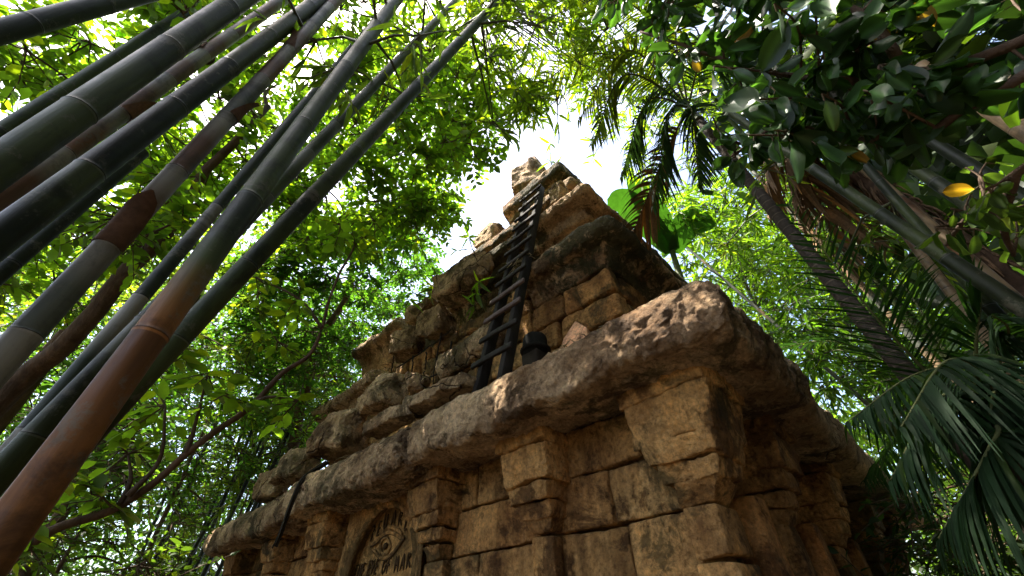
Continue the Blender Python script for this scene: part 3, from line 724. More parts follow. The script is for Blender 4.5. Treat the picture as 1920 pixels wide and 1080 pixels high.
def bamboo_sprays(mb, centres, g_, base, ln_=.26, nl=26, spread=.55, tw=None):
    """drooping twigs that end in fans of lance-shaped leaves"""
    P, D, Nn, T = [], [], [], []
    for c in centres:
        for k in range(max(1, nl // 6)):
            d0 = unit(g_.normal(size=3) * (1, 1, .5) + (0, 0, -.15)); e = c + d0 * spread * g_.uniform(.4, 1.1) + (0, 0, -.15 * spread)
            if tw is not None: tube(tw, [c, (c + e) / 2 + (0, 0, .08 * spread), e], [.012, .008, .005], 4, (.09, .09, .04), cap=False)
            m = 6
            f = g_.uniform(.35, 1.0, m); p = c + (e - c) * f[:, None]
            dd = unit(d0[None] * .7 + g_.normal(size=(m, 3)) * .65 + (0, 0, -.45)); P.append(p); D.append(dd); Nn.append(unit(g_.normal(size=(m, 3)) * .7 + (0, 0, 1)))
    P, D, Nn = map(np.concatenate, (P, D, Nn)); n = len(P)
    Ls = ln_ * g_.uniform(.6, 1.25, n); leaves(mb, P, D, Nn, Ls, Ls * g_.uniform(.13, .19, n), tints(n, g_, base, .3, .12), True)

LEFT_GROUP = 'giant bamboo stems on the left'
def bamboo(p1, p2, w1, w2, diam, node, style, seed, label, group, up=1.3, bend=0, sprays=0, name='bamboo', sheath=0, spray_t=(.9, 1.25)):
    A, B, ra, rb = culm_line(p1, p2, w1, w2, diam)
    mb, nt_, D, A = culm_mesh(A, B, ra, rb, node, style, seed, up, bend); g_ = np.random.default_rng(seed + 500)
    tlo = (GZ - A[2]) / D[2]; rt = empty(name, A + D * tlo); tag(rt, label, 'bamboo', group)
    if sheath:
        tn = [t for t in nt_ if -.2 < t < 1.0]
        for t in tn[1::2][:sheath]:
            sm = MB(); a = np.linspace(0, 1, 9); c0 = A + D * t; d = unit(D); r = (ra + (rb - ra) * max(t, 0)) * 1.06
            s = unit(np.cross(d, [.2, .9, .1])); b = np.cross(d, s); ph0 = g_.uniform(0, 6.28); rows = []
            for f in a:
                hw = 2.2 * (1 - f) ** .6 + .08
                ph = ph0 + np.linspace(-hw, hw, 13) * .9; rr = r * (1 + .04 + .55 * f ** 4)
                rows.append(c0 + d * node * .62 * f + rr * (np.cos(ph)[:, None] * s + np.sin(ph)[:, None] * b))
            i = np.arange(8)[:, None] * 13; j = np.arange(12)[None]
            sm.add(np.concatenate(rows), np.stack([i + j, i + j + 1, i + 14 + j, i + 13 + j], -1).reshape(-1, 4), c=BROWN * g_.uniform(.7, 1.3))
            sm.build('sheath', DRY, rt)
    if sprays:
        lm, tw = MB(), mb; cs = []
        for _ in range(sprays):
            t = g_.uniform(*spray_t); cs.append(A + D * t + g_.normal(size=3) * (.7, .7, .5))
        for c in cs:
            t = np.clip(((c - A) @ D) / (D @ D) - .02, 0, up); p = A + D * t; tube(tw, [p, (p + c) / 2 + (0, 0, .15), c], [.02, .014, .01], 5, (.07, .075, .035), cap=False)
        bamboo_sprays(lm, cs, g_, (.075, .12, .02), .27, 30, .5, tw)
        lm.build('foliage', LEAF, rt)
    mb.build('culm', CULM, rt)
    return rt
B_ = [
 ((0, 60), (215, 2), 52, 48, .17, .6, ['dd'], 1, 'dark green bamboo stem cutting across the extreme top left corner', 0, 0),
 ((50, 215), (385, 0), 32, 24, .15, .8, ['gd', 'gg'], 2, 'slim green bamboo stem behind the thick stem at upper left', 0, 0),
 ((0, 310), (450, 0), 84, 48, .19, .85, ['gg', 'gd'], 3, 'thickest smooth green bamboo stem at upper left', 0, 0),
 ((0, 372), (525, 3), 52, 36, .17, .6, ['bp', 'bp', 'bb'], 4, 'bamboo stem banded white and brown with papery sheaths beside the thickest green stem', 3, 0),
 ((0, 445), (600, 0), 78, 36, .18, .8, ['dg', 'gg', 'dd'], 5, 'green bamboo stem with black weathering below the banded stem', 0, 0),
 ((0, 512), (200, 340), 40, 36, .14, .8, ['dd'], 6, 'dark bamboo stem half hidden under the weathered green stem', 0, 0),
 ((125, 545), (620, 12), 62, 27, .15, .62, ['bp', 'yp', 'bp'], 7, 'grey and brown ringed bamboo stem with pale bands in the middle of the grove', 3, 3),
 ((60, 800), (625, 130), 46, 17, .13, .9, ['dp', 'dd', 'dp'], 9, 'narrow blackish bamboo stem with white bands left of the thick brown one', 0, 4),
 ((175, 775), (695, 65), 88, 38, .17, .95, ['gg', 'gg', 'gd'], 10, 'thick bamboo stem, rusty brown below and green above, right of the grove', 0, 6),
 ((330, 640), (900, 38), 56, 25, .15, .62, ['gg', 'gd'], 11, 'long green bamboo stem rightmost of the near grove', 0, 12),
 ((490, 380), (815, 42), 36, 20, .14, .62, ['gy', 'gg'], 12, 'slender grey-green bamboo stem between the two long right hand stems', 0, 10),
]
for p1, p2, w1, w2, dm, nd, stl, sd_, lb, sh, sp in B_:
    rt = bamboo(p1, p2, w1, w2, dm, nd, stl, sd_, lb, LEFT_GROUP, up=1.45, sheath=sh, sprays=sp, spray_t=(.85, 1.4))
    if sd_ == 10:                      # its lower joints are rusty brown
        c = [o for o in rt.children if o.name.startswith('culm')][0]; a = c.data.attributes['tint']; n = len(a.data)
        buf = np.zeros(n * 4, np.float32); a.data.foreach_get('color', buf); buf = buf.reshape(-1, 4); z = np.zeros(n * 3, np.float32); c.data.vertices.foreach_get('co', z); z = z.reshape(-1, 3)[:, 2] / K + GZ
        zc = at(360, 545, F * .17 / 70)[2]; w = np.clip((zc - z) / .12 + .5, 0, 1)[:, None]; lum = buf[:, :3].mean(1, keepdims=True) / .055
        buf[:, :3] = buf[:, :3] * (1 - w) + np.array([[.30, .125, .035]]) * np.clip(lum, .3, 1.1) * w; a.data.foreach_set('color', buf.ravel())

RB = [
 ((1800, 500), (1470, 280), 36, 22, .15, .75, ['gd', 'dd', 'gg'], 31, 'long dark green bamboo stem crossing in front of the fibrous trunk on the right', 0),
 ((1920, 452), (1700, 305), 42, 26, .16, .8, ['dd', 'gd'], 32, 'green bamboo stem under the big dark leaves at the right edge', 0),
 ((1930, 380), (1790, 292), 38, 28, .16, .8, ['dd', 'gd'], 33, 'uppermost green bamboo stem at the right edge', 0),
 ((1920, 575), (1560, 262), 30, 18, .14, .7, ['tt', 'tb'], 34, 'tan dry bamboo stem running between the green stems on the right', 0),
 ((1930, 660), (1640, 330), 34, 20, .14, .7, ['dd', 'gd'], 35, 'dark bamboo stem behind the palm frond at the right edge', 4),
 ((1640, 560), (1420, 330), 15, 10, .12, .7, ['tt', 'yt'], 36, 'thin tan bamboo stem behind the ringed palm trunk', 6),
 ((1960, 270), (1800, 170), 44, 34, .17, .8, ['tt'], 37, 'tan bamboo stem behind the big dark leaves at top right', 0),
 ((1560, 700), (1330, 500), 10, 6, .12, .7, ['yt', 'yy'], 38, 'thin grey bamboo stem just right of the temple side', 6),
 ((1930, 740), (1760, 520), 30, 22, .14, .7, ['tb', 'tt'], 39, 'brown dry bamboo stem lowest at the right edge', 0),
]
for p1, p2, w1, w2, dm, nd, stl, sd_, lb, sp in RB:
    bamboo(p1, p2, w1, w2, dm, nd, stl, sd_, lb, 'bamboo stems on the right', up=1.6, sprays=sp, spray_t=(.7, 1.5))
FB = [((425, 1040), (545, 790)), ((440, 1060), (560, 770)), ((470, 985), (575, 730)), ((395, 1050), (500, 800)), ((350, 1070), (470, 770)), ((500, 900), (590, 700)), ((300, 1040), (430, 730)), ((375, 1010), (520, 760)), ((250, 1075), (330, 880)), ((410, 960), (500, 740)), ((455, 920), (530, 760)), ((330, 960), (420, 760))]
FL = ['thin far bamboo stem %s' % s for s in
      ('nearest the cornice end, thicker of a tight pair', 'right of the tight pair by the cornice end', 'leaning close behind the leftmost cornice stones', 'just left of the tight pair by the cornice', 'below the crossing branch midway along it', 'topmost, close by the cracked boulder', 'left of the middle of the crossing branch', 'half hidden behind the tight pair', 'lowest near the bottom edge of the picture', 'under the bend of the crossing branch', 'between crossing branch and cornice boulders', 'in the shade beside the thick brown stem')]
for k, (p1, p2) in enumerate(FB):
    bamboo(p1, p2, 10, 7, .13, .8, ['gd', 'dd', 'dg'], 100 + k, FL[k], 'far bamboo stems left of the temple', up=1.7, sprays=7, spray_t=(.3, 1.6))

# ------------------------------------------------------------------ trees
def in_poly(poly, n, g_):
    poly = np.asarray(poly, float); lo, hi = poly.min(0), poly.max(0); out = []
    while len(out) < n:
        p = g_.uniform(lo, hi); c = False; j = len(poly) - 1
        for i in range(len(poly)):
            a, b = poly[i], poly[j]
            if (a[1] > p[1]) != (b[1] > p[1]) and p[0] < (b[0] - a[0]) * (p[1] - a[1]) / (b[1] - a[1]) + a[0]: c = not c
            j = i
        if c: out.append(p)
    return np.array(out)
def region(poly, d0, d1, n, g_):
    return np.array([at(x, y, 1.0) * g_.uniform(d0, d1) for x, y in in_poly(poly, n, g_)])
def twig_leaves(lm, tw, c, g_, r, ntw, nl, L, W, base, out_dir, droop=.2, yellow=.15, var=.3, lance=False):
    for k in range(ntw):
        d = unit(g_.normal(size=3) * (1, 1, .6) + out_dir * .5); e = c + d * r * g_.uniform(.6, 1.15) + (0, 0, -droop * r)
        mid = (c + e) / 2 + g_.normal(size=3) * .08 * r
        tube(tw, [c, mid, e], [.011, .008, .005], 4, (.10, .07, .04), cap=False)
        f = np.linspace(.25, 1.02, nl); p = (1 - f)[:, None] ** 2 * c + 2 * ((1 - f) * f)[:, None] * mid + (f ** 2)[:, None] * e
        s = unit(np.cross(d, [0, 0, 1.0]) + 1e-6); sg = np.where(np.arange(nl) % 2, 1, -1)[:, None]
        D = unit(d * .55 + s * sg * .9 + g_.normal(size=(nl, 3)) * .3 + (0, 0, -droop)); Nn = unit(np.array([0, 0, 1.0]) + g_.normal(size=(nl, 3)) * .4)
        Ls = L * g_.uniform(.65, 1.2, nl); leaves(lm, p, D, Nn, Ls, W * Ls * g_.uniform(.85, 1.15, nl), tints(nl, g_, base, var, yellow), lance)
def tree(name, label, trunk, r0, clusters, seed, leaf, bark=(.12, .075, .045), group=None, cat='tree', r=.6, ntw=6, nl=8, droop=.2, lance=False, yellow=.15, rmin=.02, extra=None):
    """trunk through given points; every leaf cluster is joined to the nearest limb already grown"""
    g_ = np.random.default_rng(seed); bm, lm = MB(), MB(); tp = spline(trunk, 26)
    rt = empty(name, tp[0]); tag(rt, label, cat, group)
    rad = np.linspace(r0, r0 * .35, 26); tube(bm, tp + nvec(tp * .8, seed) * r0 * .5, rad, 12, bark)
    nodes = [tuple(p) for p in tp[8:]]; nr_ = list(rad[8:])
    tw = bm; order = np.argsort(np.linalg.norm(clusters - tp[-1], axis=1))
    for ci in order:
        c = clusters[ci]; A = np.array(nodes); d = np.linalg.norm(A - c, axis=1) + .5 * np.maximum(0, A[:, 2] - c[2]); k = int(np.argmin(d)); a = A[k]; dist = np.linalg.norm(c - a)
        m1 = a + (c - a) * .4 + g_.normal(size=3) * .1 * dist + (0, 0, .1 * dist); ra = min(nr_[k] * .75, .028 + .018 * dist); pts = spline([a, m1, c], 7)
        tube(bm, pts, np.linspace(max(ra, rmin * .6), max(ra * .4, .012), 7), 6, np.asarray(bark) * g_.uniform(.8, 1.2), cap=False)
        for q in pts[2:]: nodes.append(tuple(q)); nr_.append(ra * .7)
        twig_leaves(lm, tw, c, g_, r * g_.uniform(.7, 1.3), ntw, nl, leaf[0], leaf[1], leaf[2], unit(c - tp[-1]), droop, yellow, .3, lance)
    bm.build('trunk', BARK, rt); lm.build('crown', LEAF, rt)
    return rt
def gp(px, py, d, dz=0):            # trunk base on the ground under a seen point
    p = at(px, py, d); return np.array([p[0], p[1], GZ])
R = np.random.default_rng(77)
YG = (.07, .125, .014); MG = (.05, .105, .012); DG = (.03, .075, .014)
# three broadleaf trees over the left
pA = [gp(-60, 800, 4.6), at(-30, 790, 4.6), at(150, 620, 5.0), at(300, 440, 5.6), at(390, 320, 6.2), at(500, 200, 7.2)]
tree('broadleaf_tree', 'slender brown tree with yellow-green crown behind the upper left bamboo', pA, .14,
     np.concatenate([region([(-140, -160), (420, -160), (420, 200), (360, 420), (200, 560), (-140, 560)], 4.5, 8.5, 130, R), region([(250, -160), (760, -160), (760, 60), (520, 260), (400, 420), (250, 400)], 6.5, 10, 90, R)]), 201, (.175, .52, YG), r=.64, ntw=7, nl=10, group='broadleaf trees over the left')
pB = [gp(40, 760, 6.0), at(30, 740, 6.0), at(200, 555, 6.5), at(330, 400, 7.2), at(480, 380, 8), at(640, 330, 9)]
tree('broadleaf_tree', 'brown tree whose bright crown reaches the sky gap beside the temple top', pB, .15,
     np.concatenate([region([(520, 330), (700, 170), (800, 110), (865, 105), (922, 215), (905, 300), (860, 330), (850, 400), (700, 440), (520, 480)], 7.5, 11, 140, R),
                     region([(560, 160), (760, 60), (830, 60), (820, 130), (680, 260), (560, 300)], 8, 11, 25, R)]), 202, (.175, .5, (.065, .12, .014)), r=.6, ntw=7, nl=9, group='broadleaf trees over the left')
pC = [gp(560, 860, 11), at(560, 800, 11), at(600, 640, 11), at(650, 560, 11.5), at(660, 470, 12)]
tree('broadleaf_tree', 'dense dark green tree left of the temple steps', pC, .16,
     np.concatenate([region([(450, 480), (560, 420), (700, 390), (815, 400), (805, 470), (770, 520), (700, 570), (640, 650), (560, 720), (470, 650)], 9.5, 13.5, 150, R), region([(700, 470), (815, 450), (815, 500), (750, 600), (680, 680), (600, 800), (520, 880), (560, 700)], 12, 16, 90, R)]), 203, (.16, .48, DG), r=.62, ntw=7, nl=10, group='broadleaf trees over the left')
pD = [gp(180, 900, 8), at(170, 860, 8), at(260, 720, 8.4), at(330, 620, 9), at(380, 540, 9.5)]
tree('broadleaf_tree', 'pale trunked tree with airy crown seen between the bamboo at mid left', pD, .12,
     region([(-100, 380), (180, 380), (520, 420), (520, 640), (300, 700), (-100, 720)], 8, 13, 130, R), 204, (.17, .5, (.07, .105, .022)), r=.6, ntw=5, nl=8, group='broadleaf trees over the left')
# understorey thicket, lower left
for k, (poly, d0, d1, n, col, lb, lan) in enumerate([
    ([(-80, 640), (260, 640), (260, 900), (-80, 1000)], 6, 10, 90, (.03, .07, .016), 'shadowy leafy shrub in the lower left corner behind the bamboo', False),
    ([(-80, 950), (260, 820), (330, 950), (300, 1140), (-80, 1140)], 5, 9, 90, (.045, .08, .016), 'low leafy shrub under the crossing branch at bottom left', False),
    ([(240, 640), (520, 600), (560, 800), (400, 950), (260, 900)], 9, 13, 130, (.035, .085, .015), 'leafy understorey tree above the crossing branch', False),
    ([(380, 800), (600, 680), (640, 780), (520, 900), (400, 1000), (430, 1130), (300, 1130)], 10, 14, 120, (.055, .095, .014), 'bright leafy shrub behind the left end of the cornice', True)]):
    c = poly_c = np.mean(np.array(poly, float), 0); pT = [gp(*c, (d0 + d1) / 2), at(*c, (d0 + d1) / 2) * .7 + gp(*c, (d0 + d1) / 2) * .3, at(*c, (d0 + d1) / 2)]
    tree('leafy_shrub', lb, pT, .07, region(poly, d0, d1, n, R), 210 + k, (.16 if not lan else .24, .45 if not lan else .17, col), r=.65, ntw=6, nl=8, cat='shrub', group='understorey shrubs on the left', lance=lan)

# the crossing branch
pE = [at(-60, 1110, 3.6), at(0, 1068, 3.7), at(105, 990, 3.8), at(225, 945, 4.0), at(350, 848, 4.3), at(460, 770, 4.7), at(525, 705, 5.0), at(580, 668, 5.3), at(604, 615, 5.6), at(625, 540, 6.0), at(665, 460, 6.6)]
bm = MB(); pp = spline(pE, 70); tube(bm, pp + nvec(pp * 1.5, 3) * .03, np.linspace(.048, .016, 70), 12, (.12, .07, .04))
for a, b_, c_ in (((350, 848, 4.3), (365, 800, 4.4), (390, 700, 4.6)), ((460, 770, 4.7), (500, 745, 4.8), (560, 750, 5)), ((225, 945, 4.0), (245, 900, 4.1), (240, 850, 4.2)), ((604, 615, 5.6), (560, 560, 5.9), (480, 520, 6.2)), ((240, 930, 4), (300, 860, 4.2), (310, 760, 4.4))):
    tube(bm, spline([at(*a), at(*b_), at(*c_)], 12), np.linspace(.03, .01, 12), 6, (.1, .065, .04))
br = empty('leaning_tree', at(-60, 1110, 3.6)); tag(br, 'thin brown leaning tree crossing the lower left from the corner towards the temple', 'tree')
lm, tw = MB(), bm; g_ = np.random.default_rng(9)
for (x, y, d) in [(240, 850, 4.2), (310, 760, 4.4), (390, 700, 4.6), (130, 900, 3.9), (190, 930, 3.9), (480, 520, 6.2), (560, 560, 5.9), (560, 750, 5), (340, 660, 4.6), (60, 980, 3.7), (640, 420, 6.6), (665, 460, 6.6), (520, 640, 5.4), (420, 740, 4.6)]:
    twig_leaves(lm, tw, at(x, y, d), g_, .35, 4, 6, .22, .5, (.07, .12, .014), np.zeros(3), .3, .25)
bm.build('trunk', BARK, br); lm.build('crown', LEAF, br)

# bamboo plumes hanging over the top middle and behind the temple on the right
def plume(label, root, line, polys, seed, base, n, ln_=.3, group='feathery bamboo plumes', nl=30):
    g_ = np.random.default_rng(seed); rt = empty('feathery_bamboo', root); tag(rt, label, 'bamboo', group)
    cm = MB(); tw = cm; lm = MB(); pts = spline([root] + line, 40); tube(cm, pts, np.linspace(.07, .02, 40), 10, np.tile(GREEN, (40, 1)) * np.where(np.arange(40) % 4 == 0, .6, 1.1)[:, None])
    cs = np.concatenate([region(p, a, b, int(n * w), g_) for p, a, b, w in polys])
    for c in cs:
        k = np.argmin(np.linalg.norm(pts - c, axis=1) + .3 * np.maximum(0, pts[:, 2] - c[2])); a = pts[k]; tube(tw, spline([a, (a + c) / 2 + (0, 0, .12 * np.linalg.norm(c - a)), c], 6), np.linspace(.02, .007, 6), 5, (.08, .08, .035), cap=False)
    bamboo_sprays(lm, cs, g_, base, ln_, nl, .6, tw); cm.build('culm', CULM, rt); lm.build('foliage', LEAF, rt)
plume('arching bamboo with bright feathery leaves over the top middle', gp(1500, 300, 12), [at(1400, 260, 10.5), at(1250, 60, 10), at(1050, -60, 9), at(900, 20, 8.5)],
      [([(850, -120), (1250, -120), (1250, 80), (1130, 180), (1010, 215), (930, 160), (870, 60)], 6.5, 10, .62), ([(930, 60), (1020, 200), (960, 230), (900, 120)], 6.5, 9, .12), ([(1040, 100), (1330, 60), (1330, 300), (1200, 330), (1120, 260)], 9, 13, .3)], 301, (.095, .15, .014), 150, .32)
plume('bamboo with fresh green leaves behind the right slope of the temple', gp(1380, 500, 16), [at(1390, 520, 15), at(1370, 400, 15), at(1330, 300, 15.5)],
      [([(1200, 330), (1500, 300), (1600, 480), (1520, 640), (1420, 640), (1290, 520)], 12, 17, 1.0)], 302, (.07, .13, .013), 150, .42)
plume('bamboo with dim leaves low on the right behind the palm', gp(1620, 700, 10), [at(1620, 680, 10), at(1600, 560, 10.5), at(1560, 470, 11)],
      [([(1400, 600), (1500, 500), (1940, 560), (1940, 900), (1720, 900), (1560, 760)], 8, 13, 1.0)], 303, (.04, .085, .014), 150, .36)
plume('bamboo leaves behind the dark stems at the right edge', gp(1900, 420, 9), [at(1900, 400, 9), at(1850, 250, 9.5), at(1780, 80, 10)],
      [([(1480, 40), (1960, -60), (1960, 560), (1640, 520), (1480, 300)], 8, 13, 1.0)], 304, (.055, .10, .013), 140, .36)

# ------------------------------------------------------------------ palms
def frond(name, parent, pts, seed, nl=46, L=1.0, W=.05, base=(.03, .065, .018), droop=.35, up=None, mat=None, rr=.022, dead=False, start=.18, vee=.35):
    g_ = np.random.default_rng(seed); c = spline(pts, 60); mb = MB(); T = unit(np.gradient(c, axis=0))
    upv = np.array([0, 0, 1.0]) if up is None else unit(up)
    idx = np.linspace(start * 59, 59, nl); Pq, Dq, Wq, Lq = [], [], [], []
    for sg in (-1, 1):
        for k, f in enumerate(idx):
            i = int(f); p = c[i]; t = T[i]; u = f / 59; s = unit(np.cross(t, upv)) * sg; nn = np.cross(s, t) * sg
            prof = math.sin(min(1, (u - start) / (1 - start) * .9 + .12) * math.pi) ** .6 * (1 - .25 * u)
            d = unit(s * .85 + t * (.45 + .5 * u) + nn * vee * abs(g_.normal(1, .2)) + g_.normal(size=3) * .1); ll = L * max(prof, .18) * g_.uniform(.9, 1.08)
            Pq.append(p); Dq.append(d); Lq.append(ll)
    P, D, Ls = np.array(Pq), np.array(Dq), np.array(Lq); n = len(P); st = np.linspace(0, 1, 6); wid = np.array([.55, 1, 1, .85, .55, .06])
    S = unit(np.cross(D, np.array([0, 0, 1.0]) + g_.normal(size=(n, 3)) * .25)); V = np.zeros((n, 6, 3, 3)); 
    for k, f in enumerate(st):
        ce = P + D * (Ls * f)[:, None] + np.array([0, 0, -1.0]) * (droop * Ls * f ** 2)[:, None]
        V[:, k, 0] = ce - S * W / 2 * wid[k]; V[:, k, 1] = ce + (0, 0, -.18 * W * wid[k]); V[:, k, 2] = ce + S * W / 2 * wid[k]
    q = []
    for k in range(5):
        for m in range(2): a = k * 3 + m; q.append((a, a + 1, a + 4, a + 3))
    o = np.arange(n)[:, None, None] * 18; tn = tints(n, g_, base, .2, .04)
    mb.add(V.reshape(-1, 3), (np.array(q)[None] + o).reshape(-1, 4), None, np.repeat(tn, 18, 0))
    ob = mb.build(name, mat or FROND, parent)
    rm = MB(); tube(rm, c, np.linspace(rr, rr * .25, 60), 8, (.16, .10, .05) if dead else (.12, .13, .05)); rm.build('rachis', DRY, ob)
    return ob
def ringed(mb, A, B, ra, rb, up, ring=.16, c=(.10, .075, .055), seed=0):
    D = B - A; L = np.linalg.norm(D); tlo = (GZ - .2 - A[2]) / D[2]; n = int((up - tlo) * L / ring); pts, rad, col = [], [], []
    for i in range(n):
        t0 = tlo + (up - tlo) * i / n; t1 = tlo + (up - tlo) * (i + 1) / n
        for f, rr, ck in ((0, 1.012, 1.9), (.06, 1.012, 2.2), (.13, 1.0, .8), (.6, .992, 1), (.95, .996, .9)):
            t = t0 + (t1 - t0) * f; r = ra + (rb - ra) * np.clip(t, -.6, 1.3); pts.append(A + D * t); rad.append(max(r, .03) * rr); col.append(np.asarray(c) * ck)
    tube(mb, np.array(pts), np.array(rad), 18, np.array(col)); return A + D * up, A + D * tlo
A, B, ra, rb = culm_line((1760, 772), (1380, 310), 54, 27, .24, .68); mb = MB(); 
top, bot = ringed(mb, A, B, ra, rb, 1.42, .13, (.06, .045, .032))
palm = empty('palm_tree', bot); tag(palm, 'tall palm with ringed dark trunk and drooping fronds right of the temple top', 'palm'); mb.build('trunk', PALMBARK, palm)
dC = depth(top); 
cs = MB(); tube(cs, spline([top - (B - A) * .05, top, top + (B - A) * .12], 12), np.linspace(rb * 1.2, rb * .6, 12), 14, (.09, .12, .05)); cs.build('crownshaft', CULM, palm)
top2 = top + (B - A) * .1
YL_LIT = (.10, .12, .015); DK = (.02, .042, .016)  # the first colour has the yellow light on the sunlit fronds painted in
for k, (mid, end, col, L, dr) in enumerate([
    ((1180, 95, 1.0), (1085, 225, .9), YL_LIT, .62, .9), ((1120, 100, 1.05), (960, 205, 1.0), YL_LIT, .66, .8), ((1215, 190, .93), (1165, 330, .85), DK, .6, 1.1), ((1255, 215, .88), (1225, 385, .8), DK, .62, 1.1),
    ((1300, 220, .9), (1310, 350, .85), DK, .6, 1.0), ((1330, 110, .95), (1470, 190, .95), DK, .62, .8), ((1270, 40, 1.1), (1350, -60, 1.1), YL_LIT, .6, .5), ((1175, 140, .9), (1110, 270, .85), (.07, .10, .016), .6, 1.0), ((1200, 20, 1.1), (1080, 0, 1.1), YL_LIT, .62, .8)]):
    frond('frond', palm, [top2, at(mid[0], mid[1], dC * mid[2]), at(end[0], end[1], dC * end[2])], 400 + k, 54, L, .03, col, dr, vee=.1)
frond('frond', palm, [top2, at(1230, 330, dC * .95), at(1180, 455, dC * .9)], 470, 30, .9, .06, (.16, .1, .05), .7, mat=DRY, dead=True)['label'] = 'dead brown hanging frond'

# fibrous trunk palm with a skirt of dead fronds
A, B, ra, rb = culm_line((1740, 420), (1535, 272), 46, 34, .3); mb = MB(); D = B - A; tlo = (GZ - A[2]) / D[2]
pts = A + D * np.linspace(tlo, 1.35, 120)[:, None]; tube(mb, pts, ra * (1 + .12 * rng.normal(size=120)), 16, np.array([.09, .055, .035]) * rng.uniform(.6, 1.4, (120, 1)))
for v in mb.v: v += nvec(v * 7, 5) * .05
p2 = empty('palm_tree', A + D * tlo); tag(p2, 'palm with shaggy brown fibrous trunk and skirt of dead fronds at right', 'palm'); mb.build('trunk', DRY, p2)
fm = MB()
for _ in range(260):
    t = rng.uniform(-.4, 1.2); a = rng.uniform(0, 6.28); o = np.array([math.cos(a), math.sin(a), 0]) * ra; p = A + D * t + o; e = p + o * rng.uniform(.2, 1.0) + (0, 0, -rng.uniform(.1, .45)); tube(fm, [p, (p + e) / 2 + o * .2, e], [.016, .012, .004], 4, np.array([.13, .08, .045]) * rng.uniform(.5, 1.4), cap=False)
fm.build('leaf_bases', DRY, p2); cr = A + D * 1.3; dd = depth(cr)
for k, (m_, e_) in enumerate([((1470, 250), (1500, 420)), ((1500, 300), (1590, 500)), ((1520, 320), (1660, 470)), ((1440, 240), (1440, 400))]):
    frond('dead_frond', p2, [at(1480, 235, dd), at(*m_, dd * .93), at(*e_, dd * .82)], 480 + k, 40, .8, .055, (.2, .125, .065), .9, mat=DRY, dead=True, vee=0)

# near young palm on the lower right
dY = 3.3; cY = at(1830, 790, dY); yp = empty('young_palm', np.array([cY[0] + .3, cY[1] - .2, GZ])); tag(yp, 'trunkless looking young palm with long arching dark fronds at lower right', 'palm')
tm = MB(); tube(tm, spline([np.array([cY[0] + .3, cY[1] - .2, GZ]), cY + (.1, -.1, -.8), cY], 20), np.linspace(.13, .09, 20), 12, (.07, .055, .035)); tm.build('trunk', DRY, yp)
FD = (.014, .034, .012)
for k, (pts, L, dr, vee) in enumerate([
    ([(1730, 690, 3.3), (1630, 580, 3.4), (1480, 385, 3.7)], 1.1, .12, .35), ([(1790, 700, 3.1), (1710, 705, 3.0), (1590, 790, 2.9)], .75, .85, -.1), ([(1830, 640, 3.2), (1835, 540, 3.3), (1790, 400, 3.6)], .9, .3, .3), ([(1870, 800, 2.3), (1850, 850, 2.1), (1760, 1010, 2.1)], .7, .9, 0), ([(1830, 700, 2.6), (1770, 680, 2.4), (1690, 800, 2.2)], .7, .95, 0),
    ([(1900, 660, 3.0), (1960, 560, 3.2), (2010, 480, 3.4)], .8, .3, .2), ([(1790, 740, 2.8), (1740, 770, 2.6), (1670, 900, 2.5)], .7, .9, 0), ([(1860, 740, 2.6), (1860, 760, 2.4), (1830, 930, 2.3)], .65, .9, 0),
    ([(1900, 720, 2.5), (1930, 760, 2.3), (1950, 940, 2.2)], .65, .9, 0), ([(1760, 640, 3.9), (1680, 520, 4.6), (1600, 470, 5)], .9, .3, .3), ([(1870, 690, 2.8), (1890, 620, 2.7), (1860, 590, 2.4)], .6, .8, 0), ([(1770, 790, 3.4), (1690, 820, 3.8), (1620, 900, 4.2)], .8, .7, 0), ([(1700, 700, 4.2), (1560, 640, 5), (1430, 660, 5.5)], .9, .3, .2)]):
    frond('frond', yp, [cY] + [at(*p) for p in pts], 500 + k, 46, L * .62 * (1.15 if dr > .6 else 1), .027, np.array(FD) * rng.uniform(.8, 1.3), dr * (1.35 if dr > .6 else 1), vee=vee, rr=.016)

# banana leaf behind the right slope
bp = empty('banana_plant', gp(1200, 420, 13)); tag(bp, 'banana plant with broad green leaf showing behind the right slope', 'banana plant')
tm = MB(); b0 = gp(1200, 420, 13); b1 = at(1260, 470, 12.5); tube(tm, spline([b0, (b0 + b1) / 2 + (0, 0, .5), b1], 20), np.linspace(.25, .08, 20), 12, (.08, .1, .03)); tm.build('stem', CULM, bp)
for k, (e, m_) in enumerate([((1138, 380), (1180, 385)), ((1180, 330), (1225, 400)), ((1340, 420), (1290, 420))]):
    c = spline([b1, at(*m_, 12.3), at(*e, 12)], 20); T = unit(np.gradient(c, axis=0)); S = unit(np.cross(T, -ray(1200, 400))); w = .42 * np.sin(np.linspace(.12, 1, 20) * np.pi * .97) ** .6; lm = MB(); V = np.stack([c - S * w[:, None], c - T * 0 + np.array([0, 0, -.08]), c + S * w[:, None]], 1).reshape(-1, 3)
    i = np.arange(19)[:, None] * 3; j = np.arange(2)[None]; lm.add(V, np.stack([i + j, i + j + 1, i + j + 4, i + j + 3], -1).reshape(-1, 4), c=(.022, .06, .012)); lm.build('leaf', THICK, bp)

